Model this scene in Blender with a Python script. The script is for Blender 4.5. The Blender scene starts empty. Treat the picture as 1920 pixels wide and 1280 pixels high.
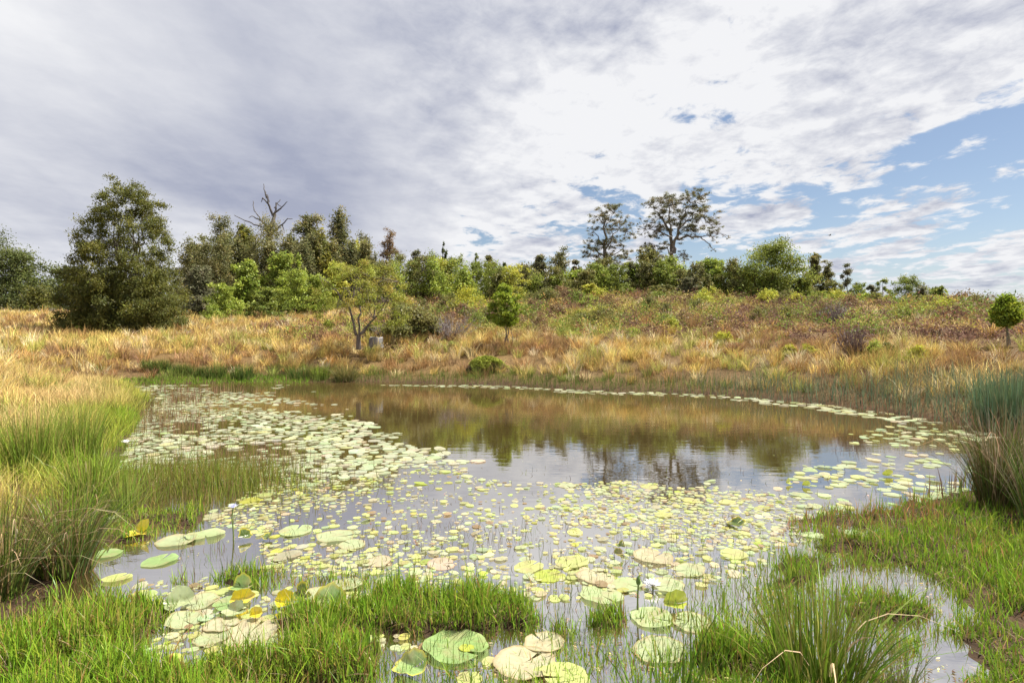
import bpy, math, random
import numpy as np
from mathutils import Vector
rng = np.random.default_rng(11)
random.seed(11)
TAU = 2*math.pi
F = 1066.7            # focal length in photo pixels (1920 wide)
HC = 1.6              # eye height above the water
HZ = 632.0            # horizon row in the photo
sc = bpy.context.scene
COL = sc.collection

# ------------------------------------------------------------------ helpers
def gnd(px, py, z=0.0):
    d = F*(HC-z)/(py-HZ)
    return ((px-960)/F*d, d)
def at(px, d):
    return ((px-960)/F*d, d)
def zrow(py, d):
    return HC + (HZ-py)/F*d
def to_px(x, y):
    y = np.maximum(y, .3)
    return 960+F*x/y, HZ+F*HC/y

_T = np.random.default_rng(5).random((256, 256))
def vnoise(x, y):
    x = np.asarray(x, float); y = np.asarray(y, float)
    xi = np.floor(x).astype(int); yi = np.floor(y).astype(int)
    fx = x-xi; fy = y-yi
    fx = fx*fx*(3-2*fx); fy = fy*fy*(3-2*fy)
    a = _T[xi & 255, yi & 255]; b = _T[(xi+1) & 255, yi & 255]
    c = _T[xi & 255, (yi+1) & 255]; d = _T[(xi+1) & 255, (yi+1) & 255]
    return (a*(1-fx)+b*fx)*(1-fy)+(c*(1-fx)+d*fx)*fy
def fbm(x, y, s=1.0, o=3):
    v = 0; a = .5; t = 0
    for i in range(o):
        v = v+a*vnoise(x/s+17.3*i, y/s+9.1*i); t += a; a *= .5; s *= .5
    return v/t
def sstep(a, b, x):
    t = np.clip((np.asarray(x, float)-a)/(b-a), 0, 1)
    return t*t*(3-2*t)
def inpoly(x, y, poly):
    r = np.zeros(np.shape(x), bool); n = len(poly)
    for i in range(n):
        x0, y0 = poly[i]; x1, y1 = poly[(i+1) % n]
        if y0 == y1: continue
        c = ((y0 > y) != (y1 > y)) & (x < (x1-x0)*(y-y0)/(y1-y0)+x0)
        r ^= c
    return r
def sdist(x, y, poly):
    x = np.asarray(x, float); y = np.asarray(y, float)
    d = np.full(x.shape, 1e9); n = len(poly)
    for i in range(n):
        ax, ay = poly[i]; bx, by = poly[(i+1) % n]
        ex, ey = bx-ax, by-ay
        t = np.clip(((x-ax)*ex+(y-ay)*ey)/(ex*ex+ey*ey), 0, 1)
        d = np.minimum(d, np.hypot(x-ax-t*ex, y-ay-t*ey))
    return np.where(inpoly(x, y, poly), -d, d)

POND = [(-12.6, 18.6), (-11.2, 19.7), (-9.7, 20.2), (-7.5, 20.0), (-4.9, 20.3), (-2.6, 19.6), (-.2, 18.8), (2.2, 17.2), (4.4, 16.5),
        (6.2, 15.4), (7.6, 13.3), (8.3, 10.6), (7.6, 8), (5.2, 6.2), (3.7, 5.2), (3.0, 4.2), (2.68, 3.35), (2.36, 2.9), (2.06, 2.5), (1.9, 1.2),
        (-1.8, 1.2), (-2.35, 2.3), (-2.7, 3.2), (-3.15, 4.2), (-3.7, 5.5), (-5.0, 7.2), (-6.8, 10.2), (-9.0, 14.0), (-10.9, 16.2)]

# grass patches of the marsh at the camera's feet: centre and radii given by the photo point they stand on
PATCH = [(150,1215,190,85,1,.2),(250,1160,120,50,.8,.17),(60,1260,120,80,1,.2),(160,1330,260,90,1,.2),
  (480,1085,130,24,.75,.16),(630,1092,120,22,.65,.15),(800,1160,200,46,1,.2),(640,1165,110,34,.9,.18),(950,1160,85,36,.9,.18),
  (1060,1185,45,22,.7,.15),(560,1250,190,52,1,.2),(420,1275,60,40,.9,.2),(680,1222,80,26,.9,.18),(480,1370,220,70,1,.2),
  (1130,1165,42,18,1,.17),(1000,1108,170,26,.22,.15),(290,975,110,24,.9,.16),(250,1003,60,16,.8,.16),
  (1700,1035,190,46,1,.17),(1850,1040,120,110,1,.18),(1550,1060,80,26,.8,.16),(1690,1148,95,24,.8,.16),(1440,1150,90,58,.75,.17),
  (1360,1225,90,46,.9,.19),(1480,1215,70,46,.9,.2),(1890,1120,70,46,1,.17),(1640,1285,70,22,.7,.13),(1310,1130,70,36,.3,.14),
  (1560,985,130,20,.8,.2),(1720,965,160,22,.9,.2),(1840,950,110,26,.9,.2),(1270,1290,60,30,.4,.18),(1790,1120,60,30,.6,.15),(1480,1370,300,60,.8,.2),
  (70,1140,110,34,.3,.08),(1890,1235,80,60,.55,.10),(1850,1285,70,40,.5,.10),(1930,1300,120,60,.6,.12),(900,1275,760,95,.42,.15),(1480,1130,330,95,.42,.16),(1620,1122,110,24,.6,.15),(1790,1185,90,28,.55,.14),(1700,1215,70,30,.5,.14),(1080,1215,130,40,.42,.13),(560,1150,40,12,.35,.14),(330,1090,60,22,.6,.15)]
def patch(x, y):
    px, py = to_px(x, y)
    m = np.zeros(np.shape(px)); h = np.full(np.shape(px), .16)
    n = fbm(x, y, .32, 3)
    for cx, cy, rx, ry, dn, hh in PATCH:
        r = np.hypot((px-cx)/rx, (py-cy)/ry)
        v = dn*sstep(1.3, .5, r+(n-.5)*1.5)
        h = np.where(v > m, hh, h); m = np.maximum(m, v)
    return m, h
PROF = ([-3, -1.2, -.35, 0, .6, 1.5, 3, 5, 8, 12, 20, 28, 34, 45, 60, 120, 400, 4000],
        [-.5, -.38, -.16, .01, .12, .32, .72, 1.2, 1.7, 2.25, 3.5, 4.7, 5.2, 5.3, 4.9, 1.5, .5, .5])
def height(x, y, mound=True):
    x = np.asarray(x, float); y = np.asarray(y, float)
    s = sdist(x, y, POND)
    s2 = s+(fbm(x, y, 2.2, 3)-.5)*np.clip(.25+.25*s, .2, 2.5)*sstep(5, 9, y)+.55*(fbm(x+11, y+3, .4, 3)-.5)*sstep(6.5, 5.5, y)
    z = np.interp(s2, *PROF)
    side = np.interp(x, [-60, -40, -20, -8, 8, 14, 20, 35, 60], [.5, .6, .74, 1.0, 1.03, .94, .80, .60, .42])
    ny = .12+.88*sstep(3.2, 10.5, y)
    zo = z*side*ny+(.16+.4*sstep(4, 9, s)*sstep(-16, -6, x))*(fbm(x, y, 4, 3)-.5)*sstep(1.5, 6, s)*sstep(6, 14, y)+(.05*(fbm(x, y, .6, 3)-.45)+.07*(fbm(x+5, y, .22, 3)-.45)*sstep(7, 5, y))*sstep(.02, .7, s)
    z = np.where(s2 > 0, zo, z)
    near = (y > 1.0) & (y < 6.2) & (np.abs(x) < 6)
    if mound and near.any():
        m = np.zeros(z.shape); m[near] = patch(x[near], y[near])[0]
        z = np.where(near & (s < .4), np.maximum(z, -.07+.115*m*np.clip(.4+fbm(x, y, .25, 2), 0, 1.2)), z)
    return z

def attr(me, name, typ, dom, data):
    a = me.attributes.new(name, typ, dom)
    key = 'color' if 'COLOR' in typ else 'vector'
    a.data.foreach_set(key, np.ascontiguousarray(data, dtype=np.float32).ravel())
def mesh_np(name, V, faces, C=None, mat=None, loc=None, smooth=False):
    """faces: list of (m,k) index arrays"""
    V = np.asarray(V, np.float32)
    me = bpy.data.meshes.new(name)
    me.vertices.add(len(V)); me.vertices.foreach_set('co', V.ravel())
    faces = [np.asarray(f, np.int32) for f in faces if len(f)]
    tot = np.concatenate([np.full(len(f), f.shape[1], np.int32) for f in faces])
    idx = np.concatenate([f.ravel() for f in faces])
    me.loops.add(len(idx)); me.loops.foreach_set('vertex_index', idx)
    st = np.zeros(len(tot), np.int32); st[1:] = np.cumsum(tot)[:-1]
    me.polygons.add(len(tot)); me.polygons.foreach_set('loop_start', st)
    if smooth: me.polygons.foreach_set('use_smooth', np.ones(len(tot), bool))
    me.update(calc_edges=True)
    if C is not None:
        C4 = np.ones((len(V), 4), np.float32); C4[:, :3] = C
        attr(me, 'Col', 'FLOAT_COLOR', 'POINT', C4)
    if loc is not None: attr(me, 'loc', 'FLOAT_VECTOR', 'POINT', loc)
    if mat: me.materials.append(mat)
    return me
def obj(name, me, parent=None, loc=None):
    o = bpy.data.objects.new(name, me); COL.objects.link(o)
    if parent: o.parent = parent
    if loc is not None: o.location = loc
    return o
def tag(o, label=None, cat=None, group=None, kind=None):
    if label: o['label'] = label
    if cat: o['category'] = cat
    if group: o['group'] = group
    if kind: o['kind'] = kind
    return o
def root(name, loc, label, cat, group=None):
    return tag(obj(name, None, loc=loc), label, cat, group)

def jit(base, n, amt=.18, hue=.08):
    base = np.asarray(base, float)
    if base.ndim == 1: base = np.repeat(base[None], n, 0)
    v = np.exp(rng.normal(0, amt, (n, 1)))
    return np.clip(base*v*np.exp(rng.normal(0, hue, (n, 3))), .003, .9)
def pick(pal, n, w=None):
    pal = np.asarray(pal, float)
    return pal[rng.choice(len(pal), n, p=w)]

# blades: tapering bent strips
def blades(P, h, w, lean, az, c0, c1, seg=3, face=None, droop=.35):
    P = np.asarray(P, float); n = len(P)
    h = np.broadcast_to(h, n); w = np.broadcast_to(w, n); lean = np.broadcast_to(lean, n)
    if face is None: face = rng.uniform(0, TAU, n)
    fx, fy = np.cos(face), np.sin(face)
    ax, ay = np.cos(az), np.sin(az)
    V = np.zeros((n, seg+1, 2, 3)); C = np.zeros((n, seg+1, 2, 3))
    for k in range(seg+1):
        t = k/seg
        off = lean*h*(.35*t+.65*t*t)
        cx = P[:, 0]+ax*off; cy = P[:, 1]+ay*off
        cz = P[:, 2]+h*(t-droop*lean*t*t*t)
        ww = w*.5*(1-t**1.6*.9)
        V[:, k, 0] = np.stack([cx-fx*ww, cy-fy*ww, cz], 1)
        V[:, k, 1] = np.stack([cx+fx*ww, cy+fy*ww, cz], 1)
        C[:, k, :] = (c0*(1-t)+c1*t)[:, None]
    b = np.arange(n)[:, None]*(seg+1)*2
    q = np.concatenate([np.stack([b[:, 0]+2*k, b[:, 0]+2*k+1, b[:, 0]+2*k+3, b[:, 0]+2*k+2], 1) for k in range(seg)])
    return V.reshape(-1, 3), q, C.reshape(-1, 3)
def leaves(P, size, asp, col, nb=None, dirv=None, nbw=.6):
    """diamond leaves with random orientation; dirv biases the long axis"""
    n = len(P); size = np.broadcast_to(size, n)[:, None]
    a = rng.normal(0, 1, (n, 3))
    if dirv is not None: a = a*.55+dirv
    a /= np.linalg.norm(a, axis=1)[:, None]+1e-9
    r = rng.normal(0, 1, (n, 3))
    if nb is not None: r = np.cross(a, nb+rng.normal(0, nbw, (n, 3)))
    b = np.cross(a, r) if nb is None else r
    b /= np.linalg.norm(b, axis=1)[:, None]+1e-9
    V = np.stack([P-a*size*.5, P+b*size*asp*.5, P+a*size*.5, P-b*size*asp*.5], 1)
    q = np.arange(n*4).reshape(-1, 4)
    return V.reshape(-1, 3), q, np.repeat(col, 4, 0)
def merge(parts):
    V = []; Q = {}; C = []; o = 0
    for v, q, c in parts:
        V.append(v); C.append(c); Q.setdefault(q.shape[1], []).append(q+o); o += len(v)
    return np.concatenate(V), [np.concatenate(x) for x in Q.values()], np.concatenate(C)
def tubes(paths, col, sides=6):
    """paths: list of (pts (k,3), radii (k,))"""
    parts = []
    for pts, rad in paths:
        pts = np.asarray(pts, float); rad = np.asarray(rad, float); k = len(pts)
        t = np.gradient(pts, axis=0); t /= np.linalg.norm(t, axis=1)[:, None]+1e-9
        up = np.array([0.31, .95, 0.05]); u = np.cross(t, up); u /= np.linalg.norm(u, axis=1)[:, None]+1e-9
        v = np.cross(t, u); an = np.arange(sides)/sides*TAU
        ring = pts[:, None]+rad[:, None, None]*(np.cos(an)[None, :, None]*u[:, None]+np.sin(an)[None, :, None]*v[:, None])
        i = np.arange(k-1)[:, None]*sides; j = np.arange(sides)[None]; j2 = (j+1) % sides
        q = np.stack([i+j, i+j2, i+sides+j2, i+sides+j], 2).reshape(-1, 4)
        V = ring.reshape(-1, 3)
        parts.append((V, q, jit(np.asarray(col), len(V), .12, .03)))
    return merge(parts)
def limb(a, b, r0, r1, k=6, wob=.06, sag=0):
    a = np.asarray(a, float); b = np.asarray(b, float); t = np.linspace(0, 1, k)[:, None]
    L = np.linalg.norm(b-a)
    p = a+(b-a)*t
    n = rng.normal(0, 1, (k, 3))*wob*L; n[0] = 0; n[-1] = 0
    p = p+n*np.sin(t*math.pi)
    p[:, 2] += sag*L*np.sin(t[:, 0]*math.pi)
    return p, r0+(r1-r0)*t[:, 0]**.8

# ------------------------------------------------------------------ materials
def newmat(name):
    m = bpy.data.materials.new(name); m.use_nodes = True
    nt = m.node_tree; nt.nodes.clear()
    return m, nt, nt.nodes.new, nt.links.new
def foliage_mat(name, trans=.35, gloss=.06, rough=.45, upn=.45):
    m, nt, N, L = newmat(name)
    a = N('ShaderNodeAttribute'); a.attribute_name = 'Col'
    g = N('ShaderNodeNewGeometry')
    mixn = N('ShaderNodeMix'); mixn.data_type = 'VECTOR'; mixn.inputs[0].default_value = upn
    L(g.outputs['Normal'], mixn.inputs['A']); mixn.inputs['B'].default_value = (0, 0, 1)
    nn = N('ShaderNodeVectorMath'); nn.operation = 'NORMALIZE'; L(mixn.outputs['Result'], nn.inputs[0])
    d = N('ShaderNodeBsdfDiffuse'); L(a.outputs['Color'], d.inputs['Color']); L(nn.outputs[0], d.inputs['Normal'])
    t = N('ShaderNodeBsdfTranslucent'); L(a.outputs['Color'], t.inputs['Color'])
    mx = N('ShaderNodeMixShader'); mx.inputs[0].default_value = trans; L(d.outputs[0], mx.inputs[1]); L(t.outputs[0], mx.inputs[2])
    gl = N('ShaderNodeBsdfGlossy'); gl.inputs['Roughness'].default_value = rough
    m2 = N('ShaderNodeMixShader'); m2.inputs[0].default_value = gloss; L(mx.outputs[0], m2.inputs[1]); L(gl.outputs[0], m2.inputs[2])
    o = N('ShaderNodeOutputMaterial'); L(m2.outputs[0], o.inputs['Surface'])
    return m
M_GRASS = foliage_mat('grass_blade', .40, .014, .4, .5)
M_DRY = foliage_mat('dry_grass_blade', .3, .008, .5, .5)
M_LEAF = foliage_mat('tree_leaf', .45, .018, .5, .35)
M_FERN = foliage_mat('undergrowth_leaf', .3, .01, .5, .3)
M_RUSH = foliage_mat('rush_stem', .25, .02, .4, .35)
def bark_mat(name):
    m, nt, N, L = newmat(name)
    a = N('ShaderNodeAttribute'); a.attribute_name = 'Col'
    tc = N('ShaderNodeTexCoord'); mp = N('ShaderNodeMapping'); mp.inputs['Scale'].default_value = (9, 9, 1.6); L(tc.outputs['Object'], mp.inputs[0])
    n = N('ShaderNodeTexNoise'); n.inputs['Scale'].default_value = 2; n.inputs['Detail'].default_value = 5; L(mp.outputs[0], n.inputs['Vector'])
    r = N('ShaderNodeMapRange'); r.inputs[1].default_value = .3; r.inputs[2].default_value = .7; r.inputs[3].default_value = .55; r.inputs[4].default_value = 1.35; L(n.outputs['Fac'], r.inputs[0])
    mul = N('ShaderNodeMix'); mul.data_type = 'RGBA'; mul.blend_type = 'MULTIPLY'; mul.inputs[0].default_value = 1
    L(a.outputs['Color'], mul.inputs['A']); L(r.outputs[0], mul.inputs['B'])
    p = N('ShaderNodeBsdfPrincipled'); p.inputs['Roughness'].default_value = .85; L(mul.outputs['Result'], p.inputs['Base Color'])
    b = N('ShaderNodeBump'); b.inputs['Strength'].default_value = .5; b.inputs['Distance'].default_value = .02; L(n.outputs['Fac'], b.inputs['Height']); L(b.outputs[0], p.inputs['Normal'])
    o = N('ShaderNodeOutputMaterial'); L(p.outputs[0], o.inputs[0]); return m
M_BARK = bark_mat('bark')

def ground_mat():
    m, nt, N, L = newmat('soil_and_litter')
    a = N('ShaderNodeAttribute'); a.attribute_name = 'Col'
    g = N('ShaderNodeNewGeometry')
    n1 = N('ShaderNodeTexNoise'); n1.inputs['Scale'].default_value = 9; n1.inputs['Detail'].default_value = 8; n1.inputs['Roughness'].default_value = .7; L(g.outputs['Position'], n1.inputs['Vector'])
    r = N('ShaderNodeMapRange'); r.inputs[1].default_value = .3; r.inputs[2].default_value = .7; r.inputs[3].default_value = .45; r.inputs[4].default_value = 1.5; L(n1.outputs['Fac'], r.inputs[0])
    mul = N('ShaderNodeMix'); mul.data_type = 'RGBA'; mul.blend_type = 'MULTIPLY'; mul.inputs[0].default_value = 1
    L(a.outputs['Color'], mul.inputs['A']); L(r.outputs[0], mul.inputs['B'])
    p = N('ShaderNodeBsdfPrincipled'); p.inputs['Roughness'].default_value = .9; p.inputs['Specular IOR Level'].default_value = .12; L(mul.outputs['Result'], p.inputs['Base Color'])
    n2 = N('ShaderNodeTexNoise'); n2.inputs['Scale'].default_value = 28; n2.inputs['Detail'].default_value = 6; L(g.outputs['Position'], n2.inputs['Vector'])
    b = N('ShaderNodeBump'); b.inputs['Strength'].default_value = .9; b.inputs['Distance'].default_value = .03; L(n2.outputs['Fac'], b.inputs['Height']); L(b.outputs[0], p.inputs['Normal'])
    o = N('ShaderNodeOutputMaterial'); L(p.outputs[0], o.inputs[0]); return m
def water_mat():
    m, nt, N, L = newmat('still_pond_water')
    g = N('ShaderNodeNewGeometry')
    mp = N('ShaderNodeMapping'); mp.inputs['Scale'].default_value = (1.2, 3.0, 1); L(g.outputs['Position'], mp.inputs[0])
    n = N('ShaderNodeTexNoise'); n.inputs['Scale'].default_value = 2.2; n.inputs['Detail'].default_value = 3; L(mp.outputs[0], n.inputs['Vector'])
    b = N('ShaderNodeBump'); b.inputs['Strength'].default_value = .06; b.inputs['Distance'].default_value = .02; L(n.outputs['Fac'], b.inputs['Height'])
    n3 = N('ShaderNodeTexNoise'); n3.inputs['Scale'].default_value = .8; n3.inputs['Detail'].default_value = 4; L(g.outputs['Position'], n3.inputs['Vector'])
    cr = N('ShaderNodeMix'); cr.data_type = 'RGBA'; L(n3.outputs['Fac'], cr.inputs[0])
    cr.inputs['A'].default_value = (.035, .023, .008, 1); cr.inputs['B'].default_value = (.06, .042, .016, 1)
    d = N('ShaderNodeBsdfDiffuse'); L(cr.outputs['Result'], d.inputs[0])
    gl = N('ShaderNodeBsdfGlossy'); gl.inputs['Roughness'].default_value = .02; gl.inputs['Color'].default_value = (1, 1, 1, 1); L(b.outputs[0], gl.inputs['Normal'])
    n4 = N('ShaderNodeTexNoise'); n4.inputs['Scale'].default_value = .55; n4.inputs['Detail'].default_value = 5; L(g.outputs['Position'], n4.inputs['Vector'])
    rr_ = N('ShaderNodeMapRange'); rr_.inputs[1].default_value = .45; rr_.inputs[2].default_value = .7; rr_.inputs[3].default_value = .008; rr_.inputs[4].default_value = .07; L(n4.outputs['Fac'], rr_.inputs[0]); L(rr_.outputs[0], gl.inputs['Roughness'])
    fr = N('ShaderNodeFresnel'); fr.inputs['IOR'].default_value = 13.0
    mx = N('ShaderNodeMixShader'); L(fr.outputs[0], mx.inputs[0]); L(d.outputs[0], mx.inputs[1]); L(gl.outputs[0], mx.inputs[2])
    o = N('ShaderNodeOutputMaterial'); L(mx.outputs[0], o.inputs[0]); return m
def pad_mat():
    m, nt, N, L = newmat('lily_pad_leaf')
    a = N('ShaderNodeAttribute'); a.attribute_name = 'Col'
    l = N('ShaderNodeAttribute'); l.attribute_name = 'loc'
    sep = N('ShaderNodeSeparateXYZ'); L(l.outputs['Vector'], sep.inputs[0])
    at2 = N('ShaderNodeMath'); at2.operation = 'ARCTAN2'; L(sep.outputs[1], at2.inputs[0]); L(sep.outputs[0], at2.inputs[1])
    mu = N('ShaderNodeMath'); mu.operation = 'MULTIPLY'; mu.inputs[1].default_value = 9; L(at2.outputs[0], mu.inputs[0])
    sn = N('ShaderNodeMath'); sn.operation = 'COSINE'; L(mu.outputs[0], sn.inputs[0])
    vr = N('ShaderNodeMapRange'); vr.inputs[1].default_value = .90; vr.inputs[2].default_value = 1; vr.inputs[3].default_value = 0; vr.inputs[4].default_value = .35; L(sn.outputs[0], vr.inputs[0])
    g = N('ShaderNodeNewGeometry')
    n = N('ShaderNodeTexNoise'); n.inputs['Scale'].default_value = 26; n.inputs['Detail'].default_value = 6; n.inputs['Roughness'].default_value = .65; L(g.outputs['Position'], n.inputs['Vector'])
    sp = N('ShaderNodeMapRange'); sp.inputs[1].default_value = .56; sp.inputs[2].default_value = .72; sp.inputs[3].default_value = 0; sp.inputs[4].default_value = .6; L(n.outputs['Fac'], sp.inputs[0])
    n5 = N('ShaderNodeTexNoise'); n5.inputs['Scale'].default_value = 8; n5.inputs['Detail'].default_value = 5; L(g.outputs['Position'], n5.inputs['Vector'])
    bl = N('ShaderNodeMapRange'); bl.inputs[1].default_value = .5; bl.inputs[2].default_value = .66; bl.inputs[3].default_value = 0; bl.inputs[4].default_value = .5; L(n5.outputs['Fac'], bl.inputs[0])
    c0 = N('ShaderNodeMix'); c0.data_type = 'RGBA'; L(bl.outputs[0], c0.inputs[0]); L(a.outputs['Color'], c0.inputs['A']); c0.inputs['B'].default_value = (.38, .28, .17, 1)
    c1 = N('ShaderNodeMix'); c1.data_type = 'RGBA'; L(vr.outputs[0], c1.inputs[0]); L(c0.outputs['Result'], c1.inputs['A']); c1.inputs['B'].default_value = (.44, .48, .2, 1)
    c2 = N('ShaderNodeMix'); c2.data_type = 'RGBA'; L(sp.outputs[0], c2.inputs[0]); L(c1.outputs['Result'], c2.inputs['A']); c2.inputs['B'].default_value = (.22, .16, .06, 1)
    p = N('ShaderNodeBsdfPrincipled'); p.inputs['Roughness'].default_value = .3; p.inputs['Specular IOR Level'].default_value = .9; L(c2.outputs['Result'], p.inputs['Base Color'])
    b = N('ShaderNodeBump'); b.inputs['Strength'].default_value = .3; b.inputs['Distance'].default_value = .004; L(n.outputs['Fac'], b.inputs['Height']); L(b.outputs[0], p.inputs['Normal'])
    t = N('ShaderNodeBsdfTranslucent'); L(c2.outputs['Result'], t.inputs['Color'])
    mx = N('ShaderNodeMixShader'); mx.inputs[0].default_value = .3; L(p.outputs[0], mx.inputs[1]); L(t.outputs[0], mx.inputs[2])
    o = N('ShaderNodeOutputMaterial'); L(mx.outputs[0], o.inputs[0]); return m
M_GROUND = ground_mat(); M_WATER = water_mat(); M_PAD = pad_mat()

# ------------------------------------------------------------------ ground and water
def axis(lo, hi, fine, grow, far):
    a = [0.0]
    s = fine
    while a[-1] < far:
        if a[-1] > hi: s *= grow
        a.append(a[-1]+s)
    return np.array(a)
xp = axis(0, 4.5, .07, 1.06, 3000)
xs = np.concatenate([-xp[:0:-1], xp])
yf = axis(0, 6.0, .07, 1.05, 3500)
yb = axis(0, .5, .3, 1.25, 400)
ys = np.concatenate([-yb[:0:-1], yf])
X, Y = np.meshgrid(xs, ys)
Z = height(X.ravel(), Y.ravel())
S = sdist(X.ravel(), Y.ravel(), POND)
xr, yr = X.ravel(), Y.ravel()
n1 = fbm(xr, yr, 2.5, 3)[:, None]; n2 = fbm(xr+50, yr, .5, 3)[:, None]
mud = np.array([.045, .028, .016]); straw = np.array([.15, .095, .038]); soil = np.array([.08, .05, .025])
gc = soil*(1-n1)+straw*n1
wet = sstep(.9, -.1, S)[:, None]*np.ones(3)
gc = gc*(1-wet)+mud*(.7+.6*n2)*wet
nearm = ((yr < 5) & (np.abs(xr) < 6))[:, None]
gc = np.where(nearm, mud*(.7+.7*n2), gc)
ny_, nx_ = X.shape
ii = (np.arange(ny_-1)[:, None]*nx_+np.arange(nx_-1)[None]).ravel()
q = np.stack([ii, ii+1, ii+nx_+1, ii+nx_], 1)
ground = obj('ground', mesh_np('ground', np.stack([xr, yr, Z], 1), [q], gc, M_GROUND, smooth=True))
tag(ground, 'brown earth hillside and muddy bank around the pond', 'ground', kind='structure')
wp = [(-16, 1), (6, .6), (12, 9), (11, 17), (3, 23), (-8, 25), (-17, 22)]
water = obj('water', mesh_np('water', np.array([(x, y, 0) for x, y in wp]), [np.arange(len(wp))[None]], None, M_WATER))
tag(water, 'still brown pond water reflecting the hill and clouds', 'pond', kind='structure')
def gz(x, y): return float(height(np.array([x]), np.array([y]))[0])

# ------------------------------------------------------------------ near marsh grass
GREEN = np.array([[.12,.26,.014],[.16,.29,.018],[.095,.21,.016],[.22,.31,.03]])
OLIVE = np.array([[.2,.19,.05],[.26,.2,.06],[.17,.19,.03]])
STRAW = np.array([[.52,.375,.125],[.47,.32,.10],[.54,.42,.21],[.58,.48,.30],[.36,.23,.075],[.52,.40,.11]])
def near_grass():
    n = 330000
    px = rng.uniform(-260, 2180, n); py = rng.uniform(935, 1480, n)
    d = F*HC/(py-HZ); x = (px-960)/F*d; y = d
    m, h = patch(x, y)
    keep = rng.random(n) < m**1.4*.56
    x, y, h, m = x[keep], y[keep], h[keep], m[keep]
    z = np.maximum(height(x, y), -.06)-.01
    n = len(x)
    tone = fbm(x, y, .5, 3); t2 = fbm(x+31, y+7, .18, 2)
    pxx, pyy = to_px(x, y)
    c = jit(pick(GREEN, n), n, .16, .06)
    red = (rng.random(n) < np.where((pyy < 1000) & (pxx > 1400) & (pxx < 1780), .42, .05))
    c[red] = jit([.26, .15, .06], red.sum(), .2)
    dry = (rng.random(n) < .05+.2*(tone > .6)) & ~red
    c[dry] = jit(pick(OLIVE, dry.sum()), dry.sum(), .2)
    hh = .62*h*np.exp(rng.normal(0, .3, n))*(.45+.85*t2)
    low = rng.random(n) < .3
    hh[low] *= .55
    az = rng.uniform(0, TAU, n); ln = np.abs(rng.normal(.28, .22, n))
    w = .0058+.0034*rng.random(n)
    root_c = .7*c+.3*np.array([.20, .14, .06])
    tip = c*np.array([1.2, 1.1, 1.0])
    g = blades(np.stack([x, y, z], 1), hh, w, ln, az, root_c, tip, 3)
    # matted dead stems lying among the live ones
    k = rng.random(n) < .16; m_ = k.sum()
    cd = jit(pick([[.24, .16, .08], [.33, .25, .14], [.15, .09, .05]], m_), m_, .25)
    dd_ = blades(np.stack([x[k]+rng.normal(0, .04, m_), y[k]+rng.normal(0, .03, m_), z[k]+.012], 1), rng.uniform(.02, .05, m_), .004, rng.uniform(1, 3.2, m_), rng.uniform(0, TAU, m_), cd, cd, 3, droop=.05)
    tall = rng.random(n) < .02; t_ = tall.sum()
    ct = jit(pick([[.3, .24, .1], [.2, .22, .05], [.36, .28, .16]], t_), t_, .2)
    tl = blades(np.stack([x[tall], y[tall], z[tall]], 1), h[tall]*rng.uniform(.8, 1.25, t_), .003, rng.uniform(.1, .8, t_), rng.uniform(0, TAU, t_), ct, ct, 3)
    return merge([g, dd_, tl])
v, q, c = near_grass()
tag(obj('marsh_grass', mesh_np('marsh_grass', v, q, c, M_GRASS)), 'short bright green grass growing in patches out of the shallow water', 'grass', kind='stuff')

# stray stems standing in the shallow water
def strays():
    parts = []
    n = 5200
    px = rng.uniform(330, 1760, n); py = rng.uniform(985, 1290, n)
    d = F*HC/(py-HZ); x = (px-960)/F*d; y = d
    k = (fbm(x, y, .35, 2) > .47); x, y = x[k], y[k]; n = len(x)
    c = jit(pick([[.10,.13,.02],[.13,.08,.03],[.08,.06,.03],[.1,.17,.02]], n), n)
    parts.append(blades(np.stack([x, y, np.full(n, -.03)], 1), rng.uniform(.05, .17, n), .0035, rng.uniform(.05, .5, n), rng.uniform(0, TAU, n), c, c, 2))
    # emergent leaf stalks and dark bits out in the lily bed
    n = 900
    px = rng.uniform(560, 1700, n); py = rng.uniform(875, 1080, n)
    d = F*HC/(py-HZ); x = (px-960)/F*d; y = d
    c = jit(pick([[.05,.05,.02],[.09,.05,.03],[.12,.13,.02]], n), n)
    parts.append(blades(np.stack([x, y, np.full(n, -.02)], 1), rng.uniform(.03, .09, n), .006, rng.uniform(.1, 1.0, n), rng.uniform(0, TAU, n), c, c, 2))
    return merge(parts)
v, q, c = strays()
tag(obj('water_weeds', mesh_np('water_weeds', v, q, c, M_GRASS)), 'thin stray green and brown stems poking out of the shallow water', 'weeds', kind='stuff')

def litter():
    n = 3600
    px = rng.uniform(250, 1800, n); py = 800+(1290-800)*rng.random(n)**.8
    d = F*HC/(py-HZ); x = (px-960)/F*d; y = d
    k = (fbm(x+3, y, .5, 3) > .5) & (sdist(x, y, POND) < 0); x, y = x[k], y[k]; n = len(x)
    c = jit(pick([[.16,.10,.05],[.28,.2,.1],[.09,.06,.03],[.36,.34,.13],[.4,.3,.2]], n), n, .25)
    a = rng.uniform(0, TAU, n)
    v, q_, cc = leaves(np.stack([x, y, np.full(n, .006)], 1), rng.uniform(.01, .036, n), .4, c, np.tile([0, 0, 1.], (n, 1)), np.stack([np.cos(a), np.sin(a), a*0], 1)*9, .02)
    v[:, 2] = np.clip(v[:, 2], .003, .02)
    return v, q_, cc
v, q, c = litter()
tag(obj('floating_litter', mesh_np('floating_litter', v, [q], c, M_FERN)), 'bits of dead leaf and stem floating on the pond between the lily pads', 'leaf litter', kind='stuff')

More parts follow.
